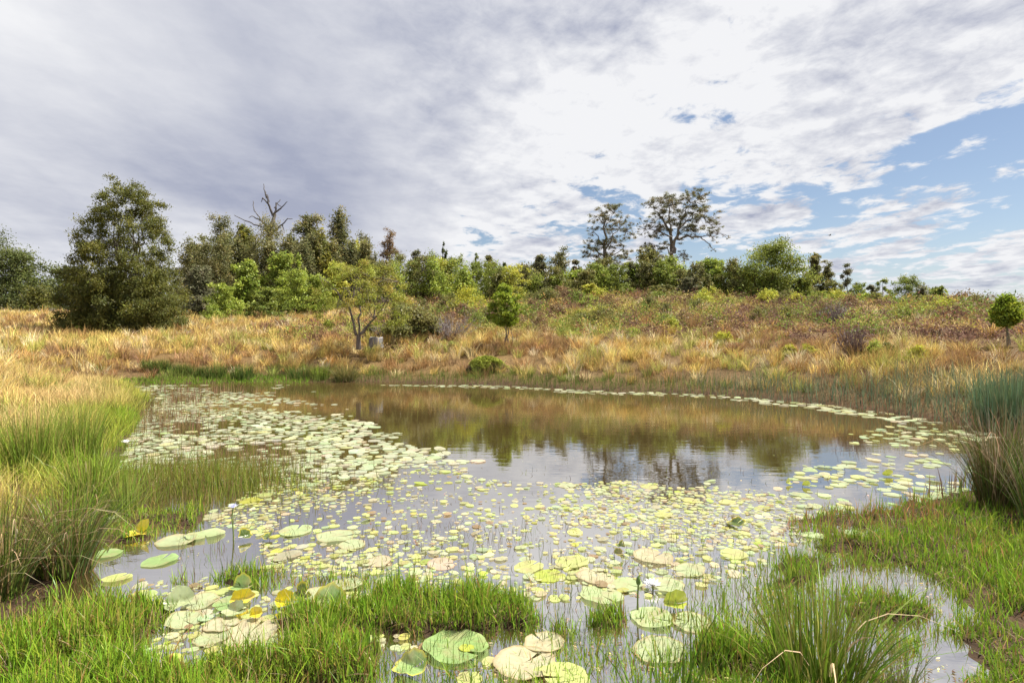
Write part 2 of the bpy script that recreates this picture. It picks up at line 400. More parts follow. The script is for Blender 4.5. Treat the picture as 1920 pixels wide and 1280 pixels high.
# ------------------------------------------------------------------ bank, reeds, dry grass
def scatter(n, x0, x1, y0, y1):
    return rng.uniform(x0, x1, n), rng.uniform(y0, y1, n)
def inview(x, y, m=140):
    px = 960+F*x/np.maximum(y, .1)
    return (px > -m) & (px < 1920+m) & (y > 1)
def tufts(x, y, nb, h, rad, w, leanmu, cols, spread=.16, seg=3, tipmul=(1.1, 1.08, 1.05), zoff=-.02):
    n = len(x); nb = np.broadcast_to(nb, n)
    idx = np.repeat(np.arange(n), nb); N_ = len(idx)
    a = rng.uniform(0, TAU, N_); r = np.sqrt(rng.random(N_))*np.broadcast_to(rad, n)[idx]
    bx = x[idx]+np.cos(a)*r; by = y[idx]+np.sin(a)*r
    bz = height(bx, by, False)+zoff
    hh = np.broadcast_to(h, n)[idx]*np.exp(rng.normal(0, .22, N_))
    az = a+rng.normal(0, .7, N_)
    ln = np.abs(rng.normal(np.broadcast_to(leanmu, n)[idx], .22))
    c = cols[idx]*np.exp(rng.normal(0, spread, (N_, 1)))*np.exp(rng.normal(0, .05, (N_, 3)))
    ww = np.broadcast_to(w, n)[idx]*rng.uniform(.7, 1.3, N_)
    return blades(np.stack([bx, by, bz], 1), hh, ww, ln, az, c, np.clip(c*np.array(tipmul), 0, .9), seg)

def shore_reeds():
    parts = []
    # far shore strip
    n = 52000
    x, y = scatter(int(n*1.35), -14, 11, 5.6, 22.5); s = sdist(x, y, POND)
    far = (s > -.45) & (s < np.where((x > 4) & (y < 14), 2.4, 1.1)) & ((y > 11) | (x > 3.8)) & (x > -12.5)
    x, y, s = x[far], y[far], s[far]; n = len(x)
    right = sstep(3.5, 7.5, x)
    h = (.17+.13*fbm(x, y, 1.2, 2)+.30*right)*np.exp(rng.normal(0, .2, n))*sstep(-.6, .1, s)
    tn = fbm(x, y, 1.4, 3)
    base = np.where((tn > .52)[:, None], np.array([.13, .15, .035]), np.array([.10, .13, .03]))
    base = np.where((right > rng.random(n))[:, None], np.where((rng.random(n) < .6)[:, None], [.11, .15, .085], [.17, .13, .07]), base)
    base = np.where((s < .0)[:, None] & (rng.random(n) < .6)[:, None], [.17, .10, .055], base)
    c = jit(base, n, .2, .06)
    z = np.maximum(height(x, y, False), -.1)-.02
    parts.append(blades(np.stack([x, y, z], 1), h+.05, .011+.004*rng.random(n), np.abs(rng.normal(.2, .15, n)), rng.uniform(0, TAU, n), c, c*1.1, 2))
    # lime green mat at the far left corner
    n = 7000
    x, y = scatter(n, -13.2, -7.2, 18.4, 21.2); s = sdist(x, y, POND); k = (s > -.2) & (s < .9); x, y = x[k], y[k]; n = len(x)
    c = jit([.14, .24, .018], n, .15, .05)
    parts.append(blades(np.stack([x, y, np.maximum(height(x, y, False), -.05)], 1), rng.uniform(.05, .14, n), .02, rng.uniform(.1, .6, n), rng.uniform(0, TAU, n), c, c, 2))
    return merge(parts)
v, q, c = shore_reeds()
tag(obj('shore_reeds', mesh_np('shore_reeds', v, q, c, M_GRASS)), 'low green and brown reeds lining the far and right waterline', 'reeds', kind='stuff')

def left_bank():
    parts = []
    # green-yellow bank grass on the left, in soft tussocks
    n = 1500
    x, y = scatter(n, -13, -2.6, 3.6, 18); s = sdist(x, y, POND)
    k = (s > .02) & (s < 2.4+.9*fbm(x, y, 1.5, 2)) & inview(x, y, 300); x, y, s = x[k], y[k], s[k]; n = len(x)
    px, py = to_px(x, y)
    tn = fbm(x, y, 1.3, 3)
    g = np.array([.17, .26, .02]); yl = np.array([.33, .31, .06]); st = np.array([.5, .37, .16])
    f = np.clip((s-.35)/1.3+(tn-.5)*1.5+sstep(8, 13, y)*.4, 0, 1)[:, None]
    cols = np.where(f < .5, g+(yl-g)*f*2, yl+(st-yl)*(f-.5)*2)
    h = np.interp(s, [0, .5, 1.5, 3], [.24, .34, .26, .26])*(.45+1.1*tn)*np.interp(y, [3.5, 6], [.8, 1])
    parts.append(tufts(x, y, 64, h, rng.uniform(.08, .26, n), np.interp(y, [4, 16], [.006, .012]), .45, cols, .24, 3))
    # thin reeds standing in the water on the left
    n = 9500
    x, y = scatter(n, -9.5, -1.8, 4.7, 15.5); s = sdist(x, y, POND)
    k = (s < .2) & (s > -1.5-.9*fbm(x, y, .8, 2)) & (fbm(x, y, .45, 2) > .5) & (x < -1.5); x, y, s = x[k], y[k], s[k]; n = len(x)
    c = jit(pick([[.14,.15,.035],[.17,.12,.05],[.2,.15,.07],[.10,.15,.025]], n), n)
    parts.append(blades(np.stack([x, y, np.full(n, -.05)], 1), rng.uniform(.1, .34, n)*np.interp(s, [-2.2, 0], [.55, 1]), np.interp(y, [5, 15], [.005, .01]), np.abs(rng.normal(.15, .2, n)), rng.uniform(0, TAU, n), c, c*1.1, 3))
    # denser short reeds around the little spit
    n = 4200
    px = rng.normal(380, 95, n); py = rng.normal(905, 16, n)
    d = F*HC/(py-HZ); x = (px-960)/F*d; y = d
    c = jit(pick([[.12,.17,.02],[.16,.17,.03],[.18,.13,.05]], n), n)
    parts.append(blades(np.stack([x, y, np.full(n, -.04)], 1), rng.uniform(.14, .36, n), .006, np.abs(rng.normal(.15, .2, n)), rng.uniform(0, TAU, n), c, c*1.1, 3))
    # brown withered reed patches out in the lily bed
    for cx, cy, rx, ry, m in ((345,752,18,8,260),(380,735,60,5,260),(300,790,50,22,500),(480,868,50,14,360)):
        px = rng.normal(cx, rx, m); py = rng.normal(cy, ry*.5, m); d = F*HC/(py-HZ); x = (px-960)/F*d
        c = jit([.19, .12, .065], m)
        parts.append(blades(np.stack([x, d, np.full(m, -.04)], 1), rng.uniform(.12, .4, m), .0008*d, np.abs(rng.normal(.1, .15, m)), rng.uniform(0, TAU, m), c, c, 2))
    return merge(parts)
v, q, c = left_bank()
tag(obj('bank_grass', mesh_np('bank_grass', v, q, c, M_GRASS)), 'tall green and yellow grass and thin reeds along the left bank', 'grass', kind='stuff')

def hillmix(x, y):
    """0 = straw grass, 1 = bracken undergrowth"""
    s = sdist(x, y, POND)
    f = sstep(4.6, 8.2, s+(fbm(x, y, 4, 3)-.5)*10+1.2*sstep(8, 16, x))
    f = f*sstep(-13, -5, x+(fbm(x, y, 6, 2)-.5)*8)*np.where(y > 9, 1, 0)
    return f, s
def dry_grass():
    parts = []
    n = 26000
    n = int(n*1.1); x, y = scatter(n, -54, 32, 4, 50)
    f, s = hillmix(x, y)
    dens = (1-f)*np.interp(y, [5, 22, 50], [1, .75, .28])+.10*f
    k = (~((x/y > .81) & (x/y < .93) & (y > 10) & (y < 21)) | (rng.random(n) < .8)) & (s > np.where(x < -3, np.where(y < 17, 1.3, .8), .75)) & inview(x, y, 420) & (rng.random(n) < dens) & ((x < -2.5) | (y > 10))
    x, y, s = x[k], y[k], s[k]; n = len(x)
    d = np.hypot(x, y)
    tn = fbm(x, y, 2.0, 3); t3 = fbm(x+80, y-40, .9, 2)
    cols = pick(STRAW, n, [.26, .2, .18, .12, .12, .12])
    orange = (tn > .57)[:, None]
    cols = np.where(orange & (rng.random(n) < .22)[:, None], [.38, .22, .07], cols)
    gr = (t3 > .58) & (rng.random(n) < .6)
    cols[gr] = [.3, .29, .07]
    gr2 = (s < 1.9) & (rng.random(n) < .35); cols[gr2] = [.2, .23, .05]
    brn = (fbm(x-20, y+60, 1.3, 2)+rng.normal(0, .08, n)) > .62
    cols[brn] = pick([[.27, .15, .06], [.22, .13, .07], [.30, .19, .08]], brn.sum())
    cols = cols*np.exp(rng.normal(0, .17, (n, 1)))
    h = (.24+.32*fbm(x, y, 1.1, 2))*np.interp(s, [.7, 2.2, 12, 30], [.55, 1, .9, .75])
    h = np.minimum(h*np.exp(rng.normal(0, .26, n)), .62)
    nb = np.interp(d, [6, 22, 55], [64, 56, 32]).astype(int)
    parts.append(tufts(x, y, nb, h, rng.uniform(.1, .24, n), .00046*np.clip(d, 9, 60)+.003, rng.uniform(.25, .75, n), cols, .26, 3, (1.12, 1.12, 1.15)))
    return merge(parts)
v, q, c = dry_grass()
tag(obj('dry_grass', mesh_np('dry_grass', v, q, c, M_DRY)), 'tall straw coloured dry grass covering the far bank and left meadow', 'grass', kind='stuff')

def clumps_leaves(x, y, z, rad, hgt, nl, size, asp, cols, nbw=.8, top=.25):
    n = len(x); nl = np.broadcast_to(nl, n); idx = np.repeat(np.arange(n), nl); N_ = len(idx)
    u = rng.normal(0, 1, (N_, 3)); u /= np.linalg.norm(u, axis=1)[:, None]
    r = rng.random(N_)**.45
    P = np.stack([x[idx]+u[:, 0]*r*rad[idx], y[idx]+u[:, 1]*r*rad[idx], z[idx]+hgt[idx]*(top+np.abs(u[:, 2])*r*(1-top))], 1)
    c = cols[idx]*np.exp(rng.normal(0, .2, (N_, 1)))*np.exp(rng.normal(0, .05, (N_, 3)))
    nb = u*.6+np.array([0, 0, .9])
    return leaves(P, np.broadcast_to(size, n)[idx]*rng.uniform(.6, 1.4, N_), asp, c, nb, u*np.array([1, 1, .5])*.9, nbw)
def undergrowth():
    parts = []
    n = 26000
    x, y = scatter(n, -24, 52, 12, 62)
    f, s = hillmix(x, y)
    k = inview(x, y, 200) & (rng.random(n) < f*np.interp(y, [20, 60], [1, .75])) & (s > 2.5); x, y = x[k], y[k]; n = len(x)
    k = ~((x/y > .80) & (x/y < .93) & (y < 24) & (y > 14)) | (rng.random(n) < .7); x, y = x[k], y[k]; n = len(x)
    d = np.hypot(x, y); z = height(x, y, False)-.05
    tn = fbm(x, y, 3.0, 3); t2 = fbm(x+90, y+20, 1.6, 2)
    t2r = sstep(6, 20, x)
    pal = {'br': [.20, .11, .055], 'pu': [.15, .085, .062], 'ol': [.25, .23, .06], 'yg': [.30, .29, .05], 'or': [.34, .21, .07], 'st': [.40, .30, .14], 'gr': [.16, .22, .04]}
    names = list(pal); t4 = fbm(x-70, y+33, 2.2, 2); A = np.array([pal[k_] for k_ in names])
    v = .505+(tn-.5)*1.3+rng.normal(0, .05, n)-.075*t2r
    ch = np.select([v < .36, v < .44, v < .50, v < .57, v < .62], [1, 0, 4, 2, 3], 2)
    ch = np.where((t4 > .60) & (rng.random(n) < .75), 1, ch); ch = np.where((t2 > .66) & (rng.random(n) < .7), 6, ch); ch = np.where((t2 < .34) & (rng.random(n) < .5), 5, ch)
    cols = A[ch]*np.exp(rng.normal(0, .15, (n, 1)))
    hg = (.22+.75*rng.random(n)**2.2)*np.interp(t2, [.3, .7], [.7, 1.4])
    rd = .28+.4*rng.random(n)
    nl = np.interp(d, [18, 60], [54, 26]).astype(int)
    parts.append(clumps_leaves(x, y, z, rd, hg, nl, 0.0034*np.clip(d, 20, 60)+.05, .26, cols, .6, .12))
    return merge(parts)
v, q, c = undergrowth()
tag(obj('undergrowth', mesh_np('undergrowth', v, q, c, M_FERN)), 'brown, olive and yellow bracken undergrowth over the hillside', 'undergrowth', kind='stuff')

def find_d(px, row, dflt):
    d = np.arange(10, 62, .2); x = (px-960)/F*d
    r = HZ+(HC-height(x, d))/d*F
    k = np.nonzero(r <= row-3)[0]
    return float(d[k[0]]) if len(k) else dflt
# ------------------------------------------------------------------ trees
PAL = {'gum': [[.08,.085,.03],[.105,.095,.035],[.075,.08,.036],[.13,.11,.035]],
       'gumdark': [[.08,.08,.04],[.12,.095,.05],[.075,.08,.035]],
       'gumyellow': [[.10,.105,.022],[.16,.14,.02],[.08,.085,.025]],
       'wattle': [[.17,.205,.03],[.215,.25,.04],[.125,.16,.028]],
       'lime': [[.24,.24,.035],[.20,.22,.03],[.28,.26,.04]],
       'green': [[.10,.12,.022],[.135,.15,.028],[.08,.10,.022]],
       'dark': [[.046,.057,.016],[.065,.075,.02],[.05,.06,.02]],
       'bigtree': [[.068,.072,.016],[.05,.055,.015],[.092,.088,.018]],
       'olive': [[.105,.105,.03],[.13,.115,.035],[.085,.09,.03]],
       'grey': [[.10,.10,.055],[.12,.11,.06],[.08,.085,.04]],
       'orange': [[.15,.16,.025],[.17,.165,.03],[.13,.155,.02],[.16,.175,.03],[.21,.16,.035]],
       'yellow': [[.26,.25,.025],[.22,.22,.03]],
       'sapling': [[.12,.165,.014],[.10,.14,.013],[.18,.21,.02]],
       'brown': [[.13,.09,.04],[.16,.10,.05],[.11,.075,.045]]}
PAL = {k: (np.array(v)*(1.75 if k in ('gum', 'gumdark', 'dark', 'bigtree', 'green') else 1.5)).tolist() for k, v in PAL.items()}
def crown(cl, nl, size, asp, pal, hang=0.0, nbw=.9, shell=.5, perclump=.16):
    """cl: list of (x,y,z,rx,rz)"""
    cl = np.asarray(cl, float); n = len(cl)
    wt = cl[:, 3]**1.6*cl[:, 4]**.6; cnt = np.maximum(6, (nl*wt/wt.sum())).astype(int)
    idx = np.repeat(np.arange(n), cnt); N_ = len(idx)
    u = rng.normal(0, 1, (N_, 3)); u /= np.linalg.norm(u, axis=1)[:, None]
    r = np.clip(rng.random(N_)**shell*(1+.30*rng.normal(0, 1, N_)), 0, 1.32)
    P = cl[idx, :3]+u*r[:, None]*np.stack([cl[idx, 3], cl[idx, 3], cl[idx, 4]], 1)
    cc = pick(pal, n)*np.exp(rng.normal(0, perclump, (n, 1)))
    c = .6*cc[idx]+.4*pick(pal, N_)
    c = c*np.exp(rng.normal(0, .2, (N_, 1)))*np.exp(rng.normal(0, .05, (N_, 3)))
    dv = np.zeros((N_, 3)); dv[:, 2] = -hang
    dv[:, :2] += .3*u[:, :2]
    return leaves(P, size*rng.uniform(.6, 1.35, N_), asp, c, u+np.array([0, 0, .5]), dv if hang or True else None, nbw)
def shape_clumps(kind, H, W):
    R = W/2; cl = []
    def ring(z, r, n, rc, rz, jr=.25):
        a0 = rng.uniform(0, TAU)
        if kind in ('dense', 'wattle', 'bush'): n = int(n*1.7); rc *= .76; rz *= .8
        for i in range(n):
            a = a0+i/n*TAU+rng.normal(0, .35); rr = r*(1+rng.normal(0, jr))
            cl.append((math.cos(a)*rr, math.sin(a)*rr, z*(1+rng.normal(0, .07)), rc*rng.uniform(.7, 1.25), rz*rng.uniform(.7, 1.25)))
    if kind == 'gum':
        n = 5
        for k in range(n):
            t = k/(n-1); z = H*(.42+.5*t); r = R*(.85-.55*t**1.5)*rng.uniform(.75, 1.1)
            ring(z, r, max(3, int(8-4*t)), .2*R+.022*H, .03*H+.07*R); ring(z-.05*H, r*.5, 3, .2*R+.02*H, .03*H+.06*R)
        cl.append((rng.normal(0, .1*R), 0, H*.96, .25*R, .05*H)); cl.append((rng.normal(0, .1*R), 0, H*.90, .36*R+.02*H, .07*H)); cl.append((0, rng.normal(0, .1*R), H*.80, .42*R+.02*H, .08*H)); cl.append((0, 0, H*.68, .42*R+.02*H, .08*H)); cl.append((0, 0, H*.75, .45*R, .1*H))
    elif kind == 'dense':
        for k in range(6):
            t = k/5; z = H*(.12+.78*t); r = R*.68*math.sin(math.pi*min(.96, .3+.62*t))**.8
            ring(z, r, 6 if t < .8 else 4, .34*R, .13*H); cl.append((0, 0, z, .5*R, .14*H))
        cl.append((0, 0, H*.93, .28*R, .08*H))
    elif kind == 'wattle':
        for k in range(5):
            t = k/4; z = H*(.18+.68*t); r = R*(.85-.5*t)*rng.uniform(.8, 1.1)
            ring(z, r, max(2, int(6-3*t)), .3*R, .10*H)
            cl.append((0, 0, z, .4*R, .12*H))
        for k in range(4):
            cl.append((rng.normal(0, .4*R), rng.normal(0, .4*R), H*rng.uniform(.8, .98), .16*R, .07*H))
    elif kind == 'cone':
        for k in range(9):
            t = k/8; ring(H*(.3+.68*t), R*.75*(1-t)**.8, 4 if t < .8 else 2, .3*R*(1-.6*t), .05*H)
    elif kind == 'thin':
        for k in range(6):
            t = k/5; ring(H*(.45+.5*t), R*(.75-.5*t), 2, .25*R, .06*H, .4)
        cl.append((0, 0, H*.96, .3*R, .05*H))
    elif kind == 'bush':
        for k in range(3):
            t = k/2; ring(H*(.25+.5*t), R*(.75-.5*t), 6-2*k, .36*R, .22*H)
        cl.append((0, 0, H*.6, .55*R, .38*H))
    return cl
def place_tree(name, label, cat, px, top, d, wpx, kind, pal, nl=1800, base=None, group=None, leaf=None, trunkc=(.10, .08, .065), tr=None, leany=0.0, asp=.42, hang=.25, dz=0):
    x, y = at(px, d)
    z0 = gz(x, y)-.05 if base is None else base
    H = max(.35, zrow(top, d)-z0); W = wpx/F*d*1.12; nl = int(nl*2.7)
    r = root(name, (x, y, z0), label, cat, group)
    cl = shape_clumps(kind, H, W)
    leaf = leaf or (.0032*d+.03)*rng.uniform(.75, 1.3)
    v, q_, c = crown(cl, nl, leaf, asp, PAL[pal], hang, shell=.5 if kind not in ('thin', 'gum') else .6)
    k = v.reshape(-1, 4, 3)[:, :, 2].min(1) > .02
    v = v.reshape(-1, 4, 3)[k].reshape(-1, 3); c = c.reshape(-1, 4, 3)[k].reshape(-1, 3)
    obj('crown', mesh_np('crown', v, [np.arange(len(v)).reshape(-1, 4)], c, M_LEAF), r)
    tr = tr or max(.03, H*.016)
    paths = []
    topz = H*(.92 if kind in ('gum', 'cone', 'thin') else .7)
    tp, rad = limb((0, 0, -.1), (rng.normal(0, .02*H), 0, topz), tr, tr*.25, 9, .012)
    if kind == 'bush':
        for i in range(5):
            a = rng.uniform(0, TAU); paths.append(limb((0, 0, 0), (math.cos(a)*W*.3, math.sin(a)*W*.3, H*.7), tr, tr*.3, 5, .05))
    else:
        paths.append((tp, rad))
        for cx, cy, cz, rx, rz in cl:
            if math.hypot(cx, cy) < .12*W or cz < .15*H: continue
            zz = max(.1*H, cz-math.hypot(cx, cy)*rng.uniform(.6, 1.1)); zz = min(zz, topz*.97)
            i = np.interp(zz, tp[:, 2], np.arange(len(tp))); p0 = np.array([np.interp(zz, tp[:, 2], tp[:, j]) for j in range(3)])
            r0 = np.interp(i, np.arange(len(tp)), rad)*.5
            paths.append(limb(p0, (cx, cy, cz), r0, r0*.3, 5, .06, .05))
    v, qs, c = tubes(paths, trunkc, 5)
    obj('trunk', mesh_np('trunk', v, qs, c, M_BARK, smooth=True), r)
    return r

# --- the big dense tree on the left
def big_tree():
    d = 29.0; x, y = at(235, d); z0 = gz(x, y)-.1; s = d/F
    r = root('big_tree', (x, y, z0), 'big dense dark green conical tree standing alone in the dry grass at left', 'tree')
    H = zrow(338, d)-z0
    prof = [(338, 240, 12), (352, 236, 40), (380, 238, 58), (430, 235, 78), (480, 232, 98), (520, 228, 112), (560, 228, 122), (600, 232, 122), (625, 250, 105), (645, 262, 80)]
    rows = np.array([p[0] for p in prof]); cxs = np.array([p[1] for p in prof]); wid = np.array([p[2] for p in prof])
    cl = []
    for i in range(560):
        py = 345+(638-345)*rng.random()**.75
        cx = (np.interp(py, rows, cxs)-235)*s; R = np.interp(py, rows, wid)*s*.95
        a = rng.uniform(0, TAU); rr = R*(.5+.45*rng.random())
        X_, Y_, Z_ = cx+math.cos(a)*rr, math.sin(a)*rr*.85, zrow(py, d)-z0
        # open gap between the leaders
        if abs(X_-.2) < .38 and 3.9 < Z_ < 6.2: continue
        if abs(X_+.7) < .75 and 3.3 < Z_ < 4.0: continue
        cl.append((X_, Y_, Z_, rng.uniform(.26, .5), rng.uniform(.2, .42)))
    for i in range(150):
        py = rng.uniform(520, 632); R = np.interp(py, rows, wid)*s*.62; a = rng.uniform(0, TAU); rr = R*math.sqrt(rng.random())
        cl.append(((np.interp(py, rows, cxs)-235)*s+math.cos(a)*rr, math.sin(a)*rr, zrow(py, d)-z0, rng.uniform(.35, .6), rng.uniform(.25, .45)))
    for px, py, rr in ((130, 600, .6), (140, 610, .5), (150, 560, .7), (340, 560, .6), (345, 600, .5), (240, 345, .35), (225, 352, .4), (255, 356, .4), (196, 380, .4), (290, 380, .45), (300, 610, .8), (280, 630, .6), (200, 615, .7), (240, 600, .9), (250, 560, .8), (300, 560, .8), (270, 590, .9)):
        cl.append(((px-235)*s, rng.uniform(-1.5, .8), zrow(py, d)-z0, rr, rr*.55))
    v, q_, c = crown(cl, 150000, .125, .32, PAL['bigtree'], -.5, .8, .6, .2)
    k = v.reshape(-1, 4, 3)[:, :, 2].min(1) > .15
    v = v.reshape(-1, 4, 3)[k].reshape(-1, 3); c = c.reshape(-1, 4, 3)[k].reshape(-1, 3)
    obj('crown', mesh_np('crown', v, [np.arange(len(v)).reshape(-1, 4)], c, M_LEAF), r)
    paths = []
    for i in range(7):
        a = rng.uniform(0, TAU); b = (math.cos(a)*rng.uniform(.3, 1.5), math.sin(a)*.9, H*rng.uniform(.7, .93))
        p = limb((math.cos(a)*.25, math.sin(a)*.2, -.1), b, .095, .02, 9, .035); paths.append(p)
        for j in range(9):
            k = rng.integers(2, 8); q0 = p[0][k]
            e = cl[rng.integers(len(cl))]
            e = np.array(e[:3]); dirr = e-q0; L = np.linalg.norm(dirr[:2])
            tgt = q0+dirr*min(.9, 1.8/(np.linalg.norm(dirr)+.1))
            paths.append(limb(q0, tgt, p[1][k]*.5, .012, 5, .05))
    v, qs, c = tubes(paths, (.14, .12, .10), 6)
    obj('trunk', mesh_np('trunk', v, qs, c, M_BARK, smooth=True), r)
big_tree()

# --- umbrella shaped orange-green tree
def umbrella_tree():
    d = 23.5; x, y = at(672, d); z0 = gz(x, y)-.05; s = d/F
    r = root('spreading_tree', (x, y, z0), 'small spreading tree with orange and green leaves and forked trunk near the stump', 'tree')
    cl = []
    for i in range(120):
        py = 492+rng.random()**.8*118
        R = np.interp(py, [490, 505, 540, 580, 612], [30, 66, 92, 92, 70])*s
        a = rng.uniform(0, TAU); rr = R*math.sqrt(rng.random())
        X_ = math.cos(a)*rr+8*s; 
        if py > 575 and abs(X_) < .9: continue
        cl.append((X_, math.sin(a)*rr, zrow(py, d)-z0, .27, .2))
    v, q_, c = crown(cl, 19000, .085, .34, PAL['orange'], .2, .9, .6, .25)
    obj('crown', mesh_np('crown', v, [q_], c, M_LEAF), r)
    P = lambda px, py, yy=0: ((px-672)*s, yy, zrow(py, d)-z0)
    paths = [limb(P(672, 655), P(672, 626), .11, .085, 4, .01)]
    fork = [((668, 628), (655, 570), .06), ((674, 628), (672, 575), .05), ((676, 626), (700, 598), .07), ((655, 572), (625, 535), .035), ((655, 572), (668, 530), .035),
            ((672, 577), (690, 528), .03), ((700, 598), (726, 565), .04), ((700, 598), (706, 545), .035), ((726, 565), (750, 530), .02), ((706, 545), (730, 515), .02), ((625, 535), (605, 520), .02),
            ((655, 572), (630, 568), .025), ((668, 530), (660, 505), .015), ((672, 577), (650, 540), .02)]
    yv = {}
    for a, b, rad in fork:
        ya = yv.get(a, 0); yb = ya+rng.uniform(-.35, .35); yv[b] = yb
        paths.append(limb(P(*a, ya), P(*b, yb), rad, rad*.6, 6, .04))
    for e in cl[:50]:
        b = list(yv)[rng.integers(len(yv))]; paths.append(limb(P(*b, yv[b]), e[:3], .012, .005, 4, .06))
    v, qs, c = tubes(paths, (.12, .095, .08), 7)
    obj('trunk', mesh_np('trunk', v, qs, c, M_BARK, smooth=True), r)
umbrella_tree()

def sapling(name, label, px, d, rows, stems, nl, group, leaf=.085):
    x, y = at(px, d); z0 = gz(x, y)-.05; s = d/F
    r = root(name, (x, y, z0), label, 'sapling', group)
    cl = []
    yr_ = [a for a, b in rows]; rr_ = [b for a, b in rows]
    for i in range(150):
        py = rng.uniform(yr_[0], yr_[-1]); R = np.interp(py, yr_, rr_)*s
        a = rng.uniform(0, TAU); rr = R*(.4+.5*rng.random())*(1+.12*math.sin(py*.25+a*2))
        cl.append((math.cos(a)*rr, math.sin(a)*rr, zrow(py, d)-z0, .15*rng.uniform(.6, 1.2), .13*rng.uniform(.6, 1.2)))
    for py, o in ((yr_[0], 0), (yr_[0]+4, 3)):
        cl.append((o*s, 0, zrow(py, d)-z0, .1, .13))
    v, q_, c = crown(cl, nl, leaf, .45, PAL['sapling'], -.2, .6, .5, .14)
    obj('crown', mesh_np('crown', v, [q_], c, M_LEAF), r)
    paths = []
    for b, t, rad in stems:
        paths.append(limb((b*s, rng.uniform(-.05, .05), -.1), (t*s, rng.uniform(-.1, .1), zrow(yr_[-1]-25, d)-z0), rad, rad*.6, 7, .015))
        for j in range(8):
            e = cl[rng.integers(len(cl))]; paths.append(limb(paths[0][0][-1], e[:3], rad*.4, .006, 4, .05))
    v, qs, c = tubes(paths, (.2, .17, .13), 6)
    obj('trunk', mesh_np('trunk', v, qs, c, M_BARK, smooth=True), r)
sapling('round_sapling', 'small round bright green sapling with slim bare stems behind the middle of the pond', 945, 24,
        [(536, 5), (546, 12), (556, 31), (575, 36), (598, 35), (608, 24)], [(2, 6, .035), (8, 8, .03), (12, -4, .02), (16, 14, .015)], 16000, None)
sapling('round_sapling', 'small round green sapling on single straight trunk at the right edge of the hillside', 1888, find_d(1888, 652, 18),
        [(558, 4), (566, 11), (580, 21), (596, 23), (607, 14)], [(3, 0, .042), (5, -2, .02)], 9000, None)

# --- grey stump
def stump():
    d = find_d(705, 657, 23); x, y = at(705, d); z0 = gz(x, y)+.02
    r0 = .012*d; k = 22; parts = []
    an = np.arange(k)/k*TAU; rr = r0*(1+.10*np.sin(an*5+1)+rng.normal(0, .03, k))
    zs = [0, .22, .44, .47]; rm = [1.12, 1, .97, .9]
    V = []; 
    for z, m in zip(zs, rm):
        V.append(np.stack([np.cos(an)*rr*m, np.sin(an)*rr*m, z+.03*np.sin(an*3)*(z > .4)], 1))
    V.append(np.array([[0, 0, .43]])); V = np.concatenate(V)
    q_ = np.array([[i*k+j, i*k+(j+1) % k, (i+1)*k+(j+1) % k, (i+1)*k+j] for i in range(3) for j in range(k)])
    t_ = np.array([[3*k+j, 3*k+(j+1) % k, 4*k] for j in range(k)])
    o = obj('tree_stump', mesh_np('tree_stump', V, [q_, t_], jit([.17, .16, .155], len(V), .25, .03), M_BARK), loc=(x, y, z0-.02))
    tag(o, 'weathered grey tree stump in dry grass beside the forked spreading tree', 'stump')
stump()

# --- dead tree
def dead_tree():
    d = 60.0; x, y = at(505, d); z0 = gz(x, y)-.1; s = d/F
    P = lambda px, py, yy=0: np.array([(px-505)*s, yy, zrow(py, d)-z0])
    segs = [((505, 560), (506, 430), .30, .2), ((506, 430), (512, 400), .15, .11), ((512, 405), (506, 385), .1, .07), ((506, 385), (495, 372), .06, .04), ((506, 385), (500, 360), .05, .03), ((500, 372), (491, 343), .045, .012),
            ((497, 362), (501, 362), .03, .01), ((495, 372), (492, 380), .03, .01), ((512, 400), (514, 378), .07, .03), ((514, 378), (521, 385), .03, .012), ((512, 402), (528, 392), .07, .05), ((528, 392), (540, 379), .04, .012),
            ((518, 398), (518, 380), .04, .012), ((506, 430), (486, 412), .10, .06), ((486, 412), (480, 402), .05, .03), ((486, 412), (470, 404), .05, .02), ((480, 402), (472, 392), .04, .02), ((472, 392), (467, 373), .03, .012), ((470, 404), (466, 408), .02, .01),
            ((506, 440), (530, 422), .1, .05), ((530, 422), (540, 410), .05, .02), ((530, 422), (532, 432), .03, .01), ((540, 410), (549, 411), .02, .01), ((490, 425), (460, 414), .05, .03), ((460, 414), (443, 405), .03, .01), ((501, 365), (503, 378), .03, .015), ((514, 390), (522, 372), .03, .01)]
    paths = []; dep = {}
    for a, b, r0, r1 in segs:
        ya = dep.get(a, 0.0); yb = ya+rng.uniform(-.5, .5); dep[b] = yb
        paths.append(limb(P(*a, ya), P(*b, yb), r0*1.35+.015, r1*1.3+.02, 6, .03))
    v, qs, c = tubes(paths, (.11, .10, .10), 6)
    r = root('dead_tree', (x, y, z0), 'bare grey dead tree with leafless branches rising above the left woodland', 'dead tree')
    obj('trunk', mesh_np('trunk', v, qs, c, M_BARK, smooth=True), r)
dead_tree()

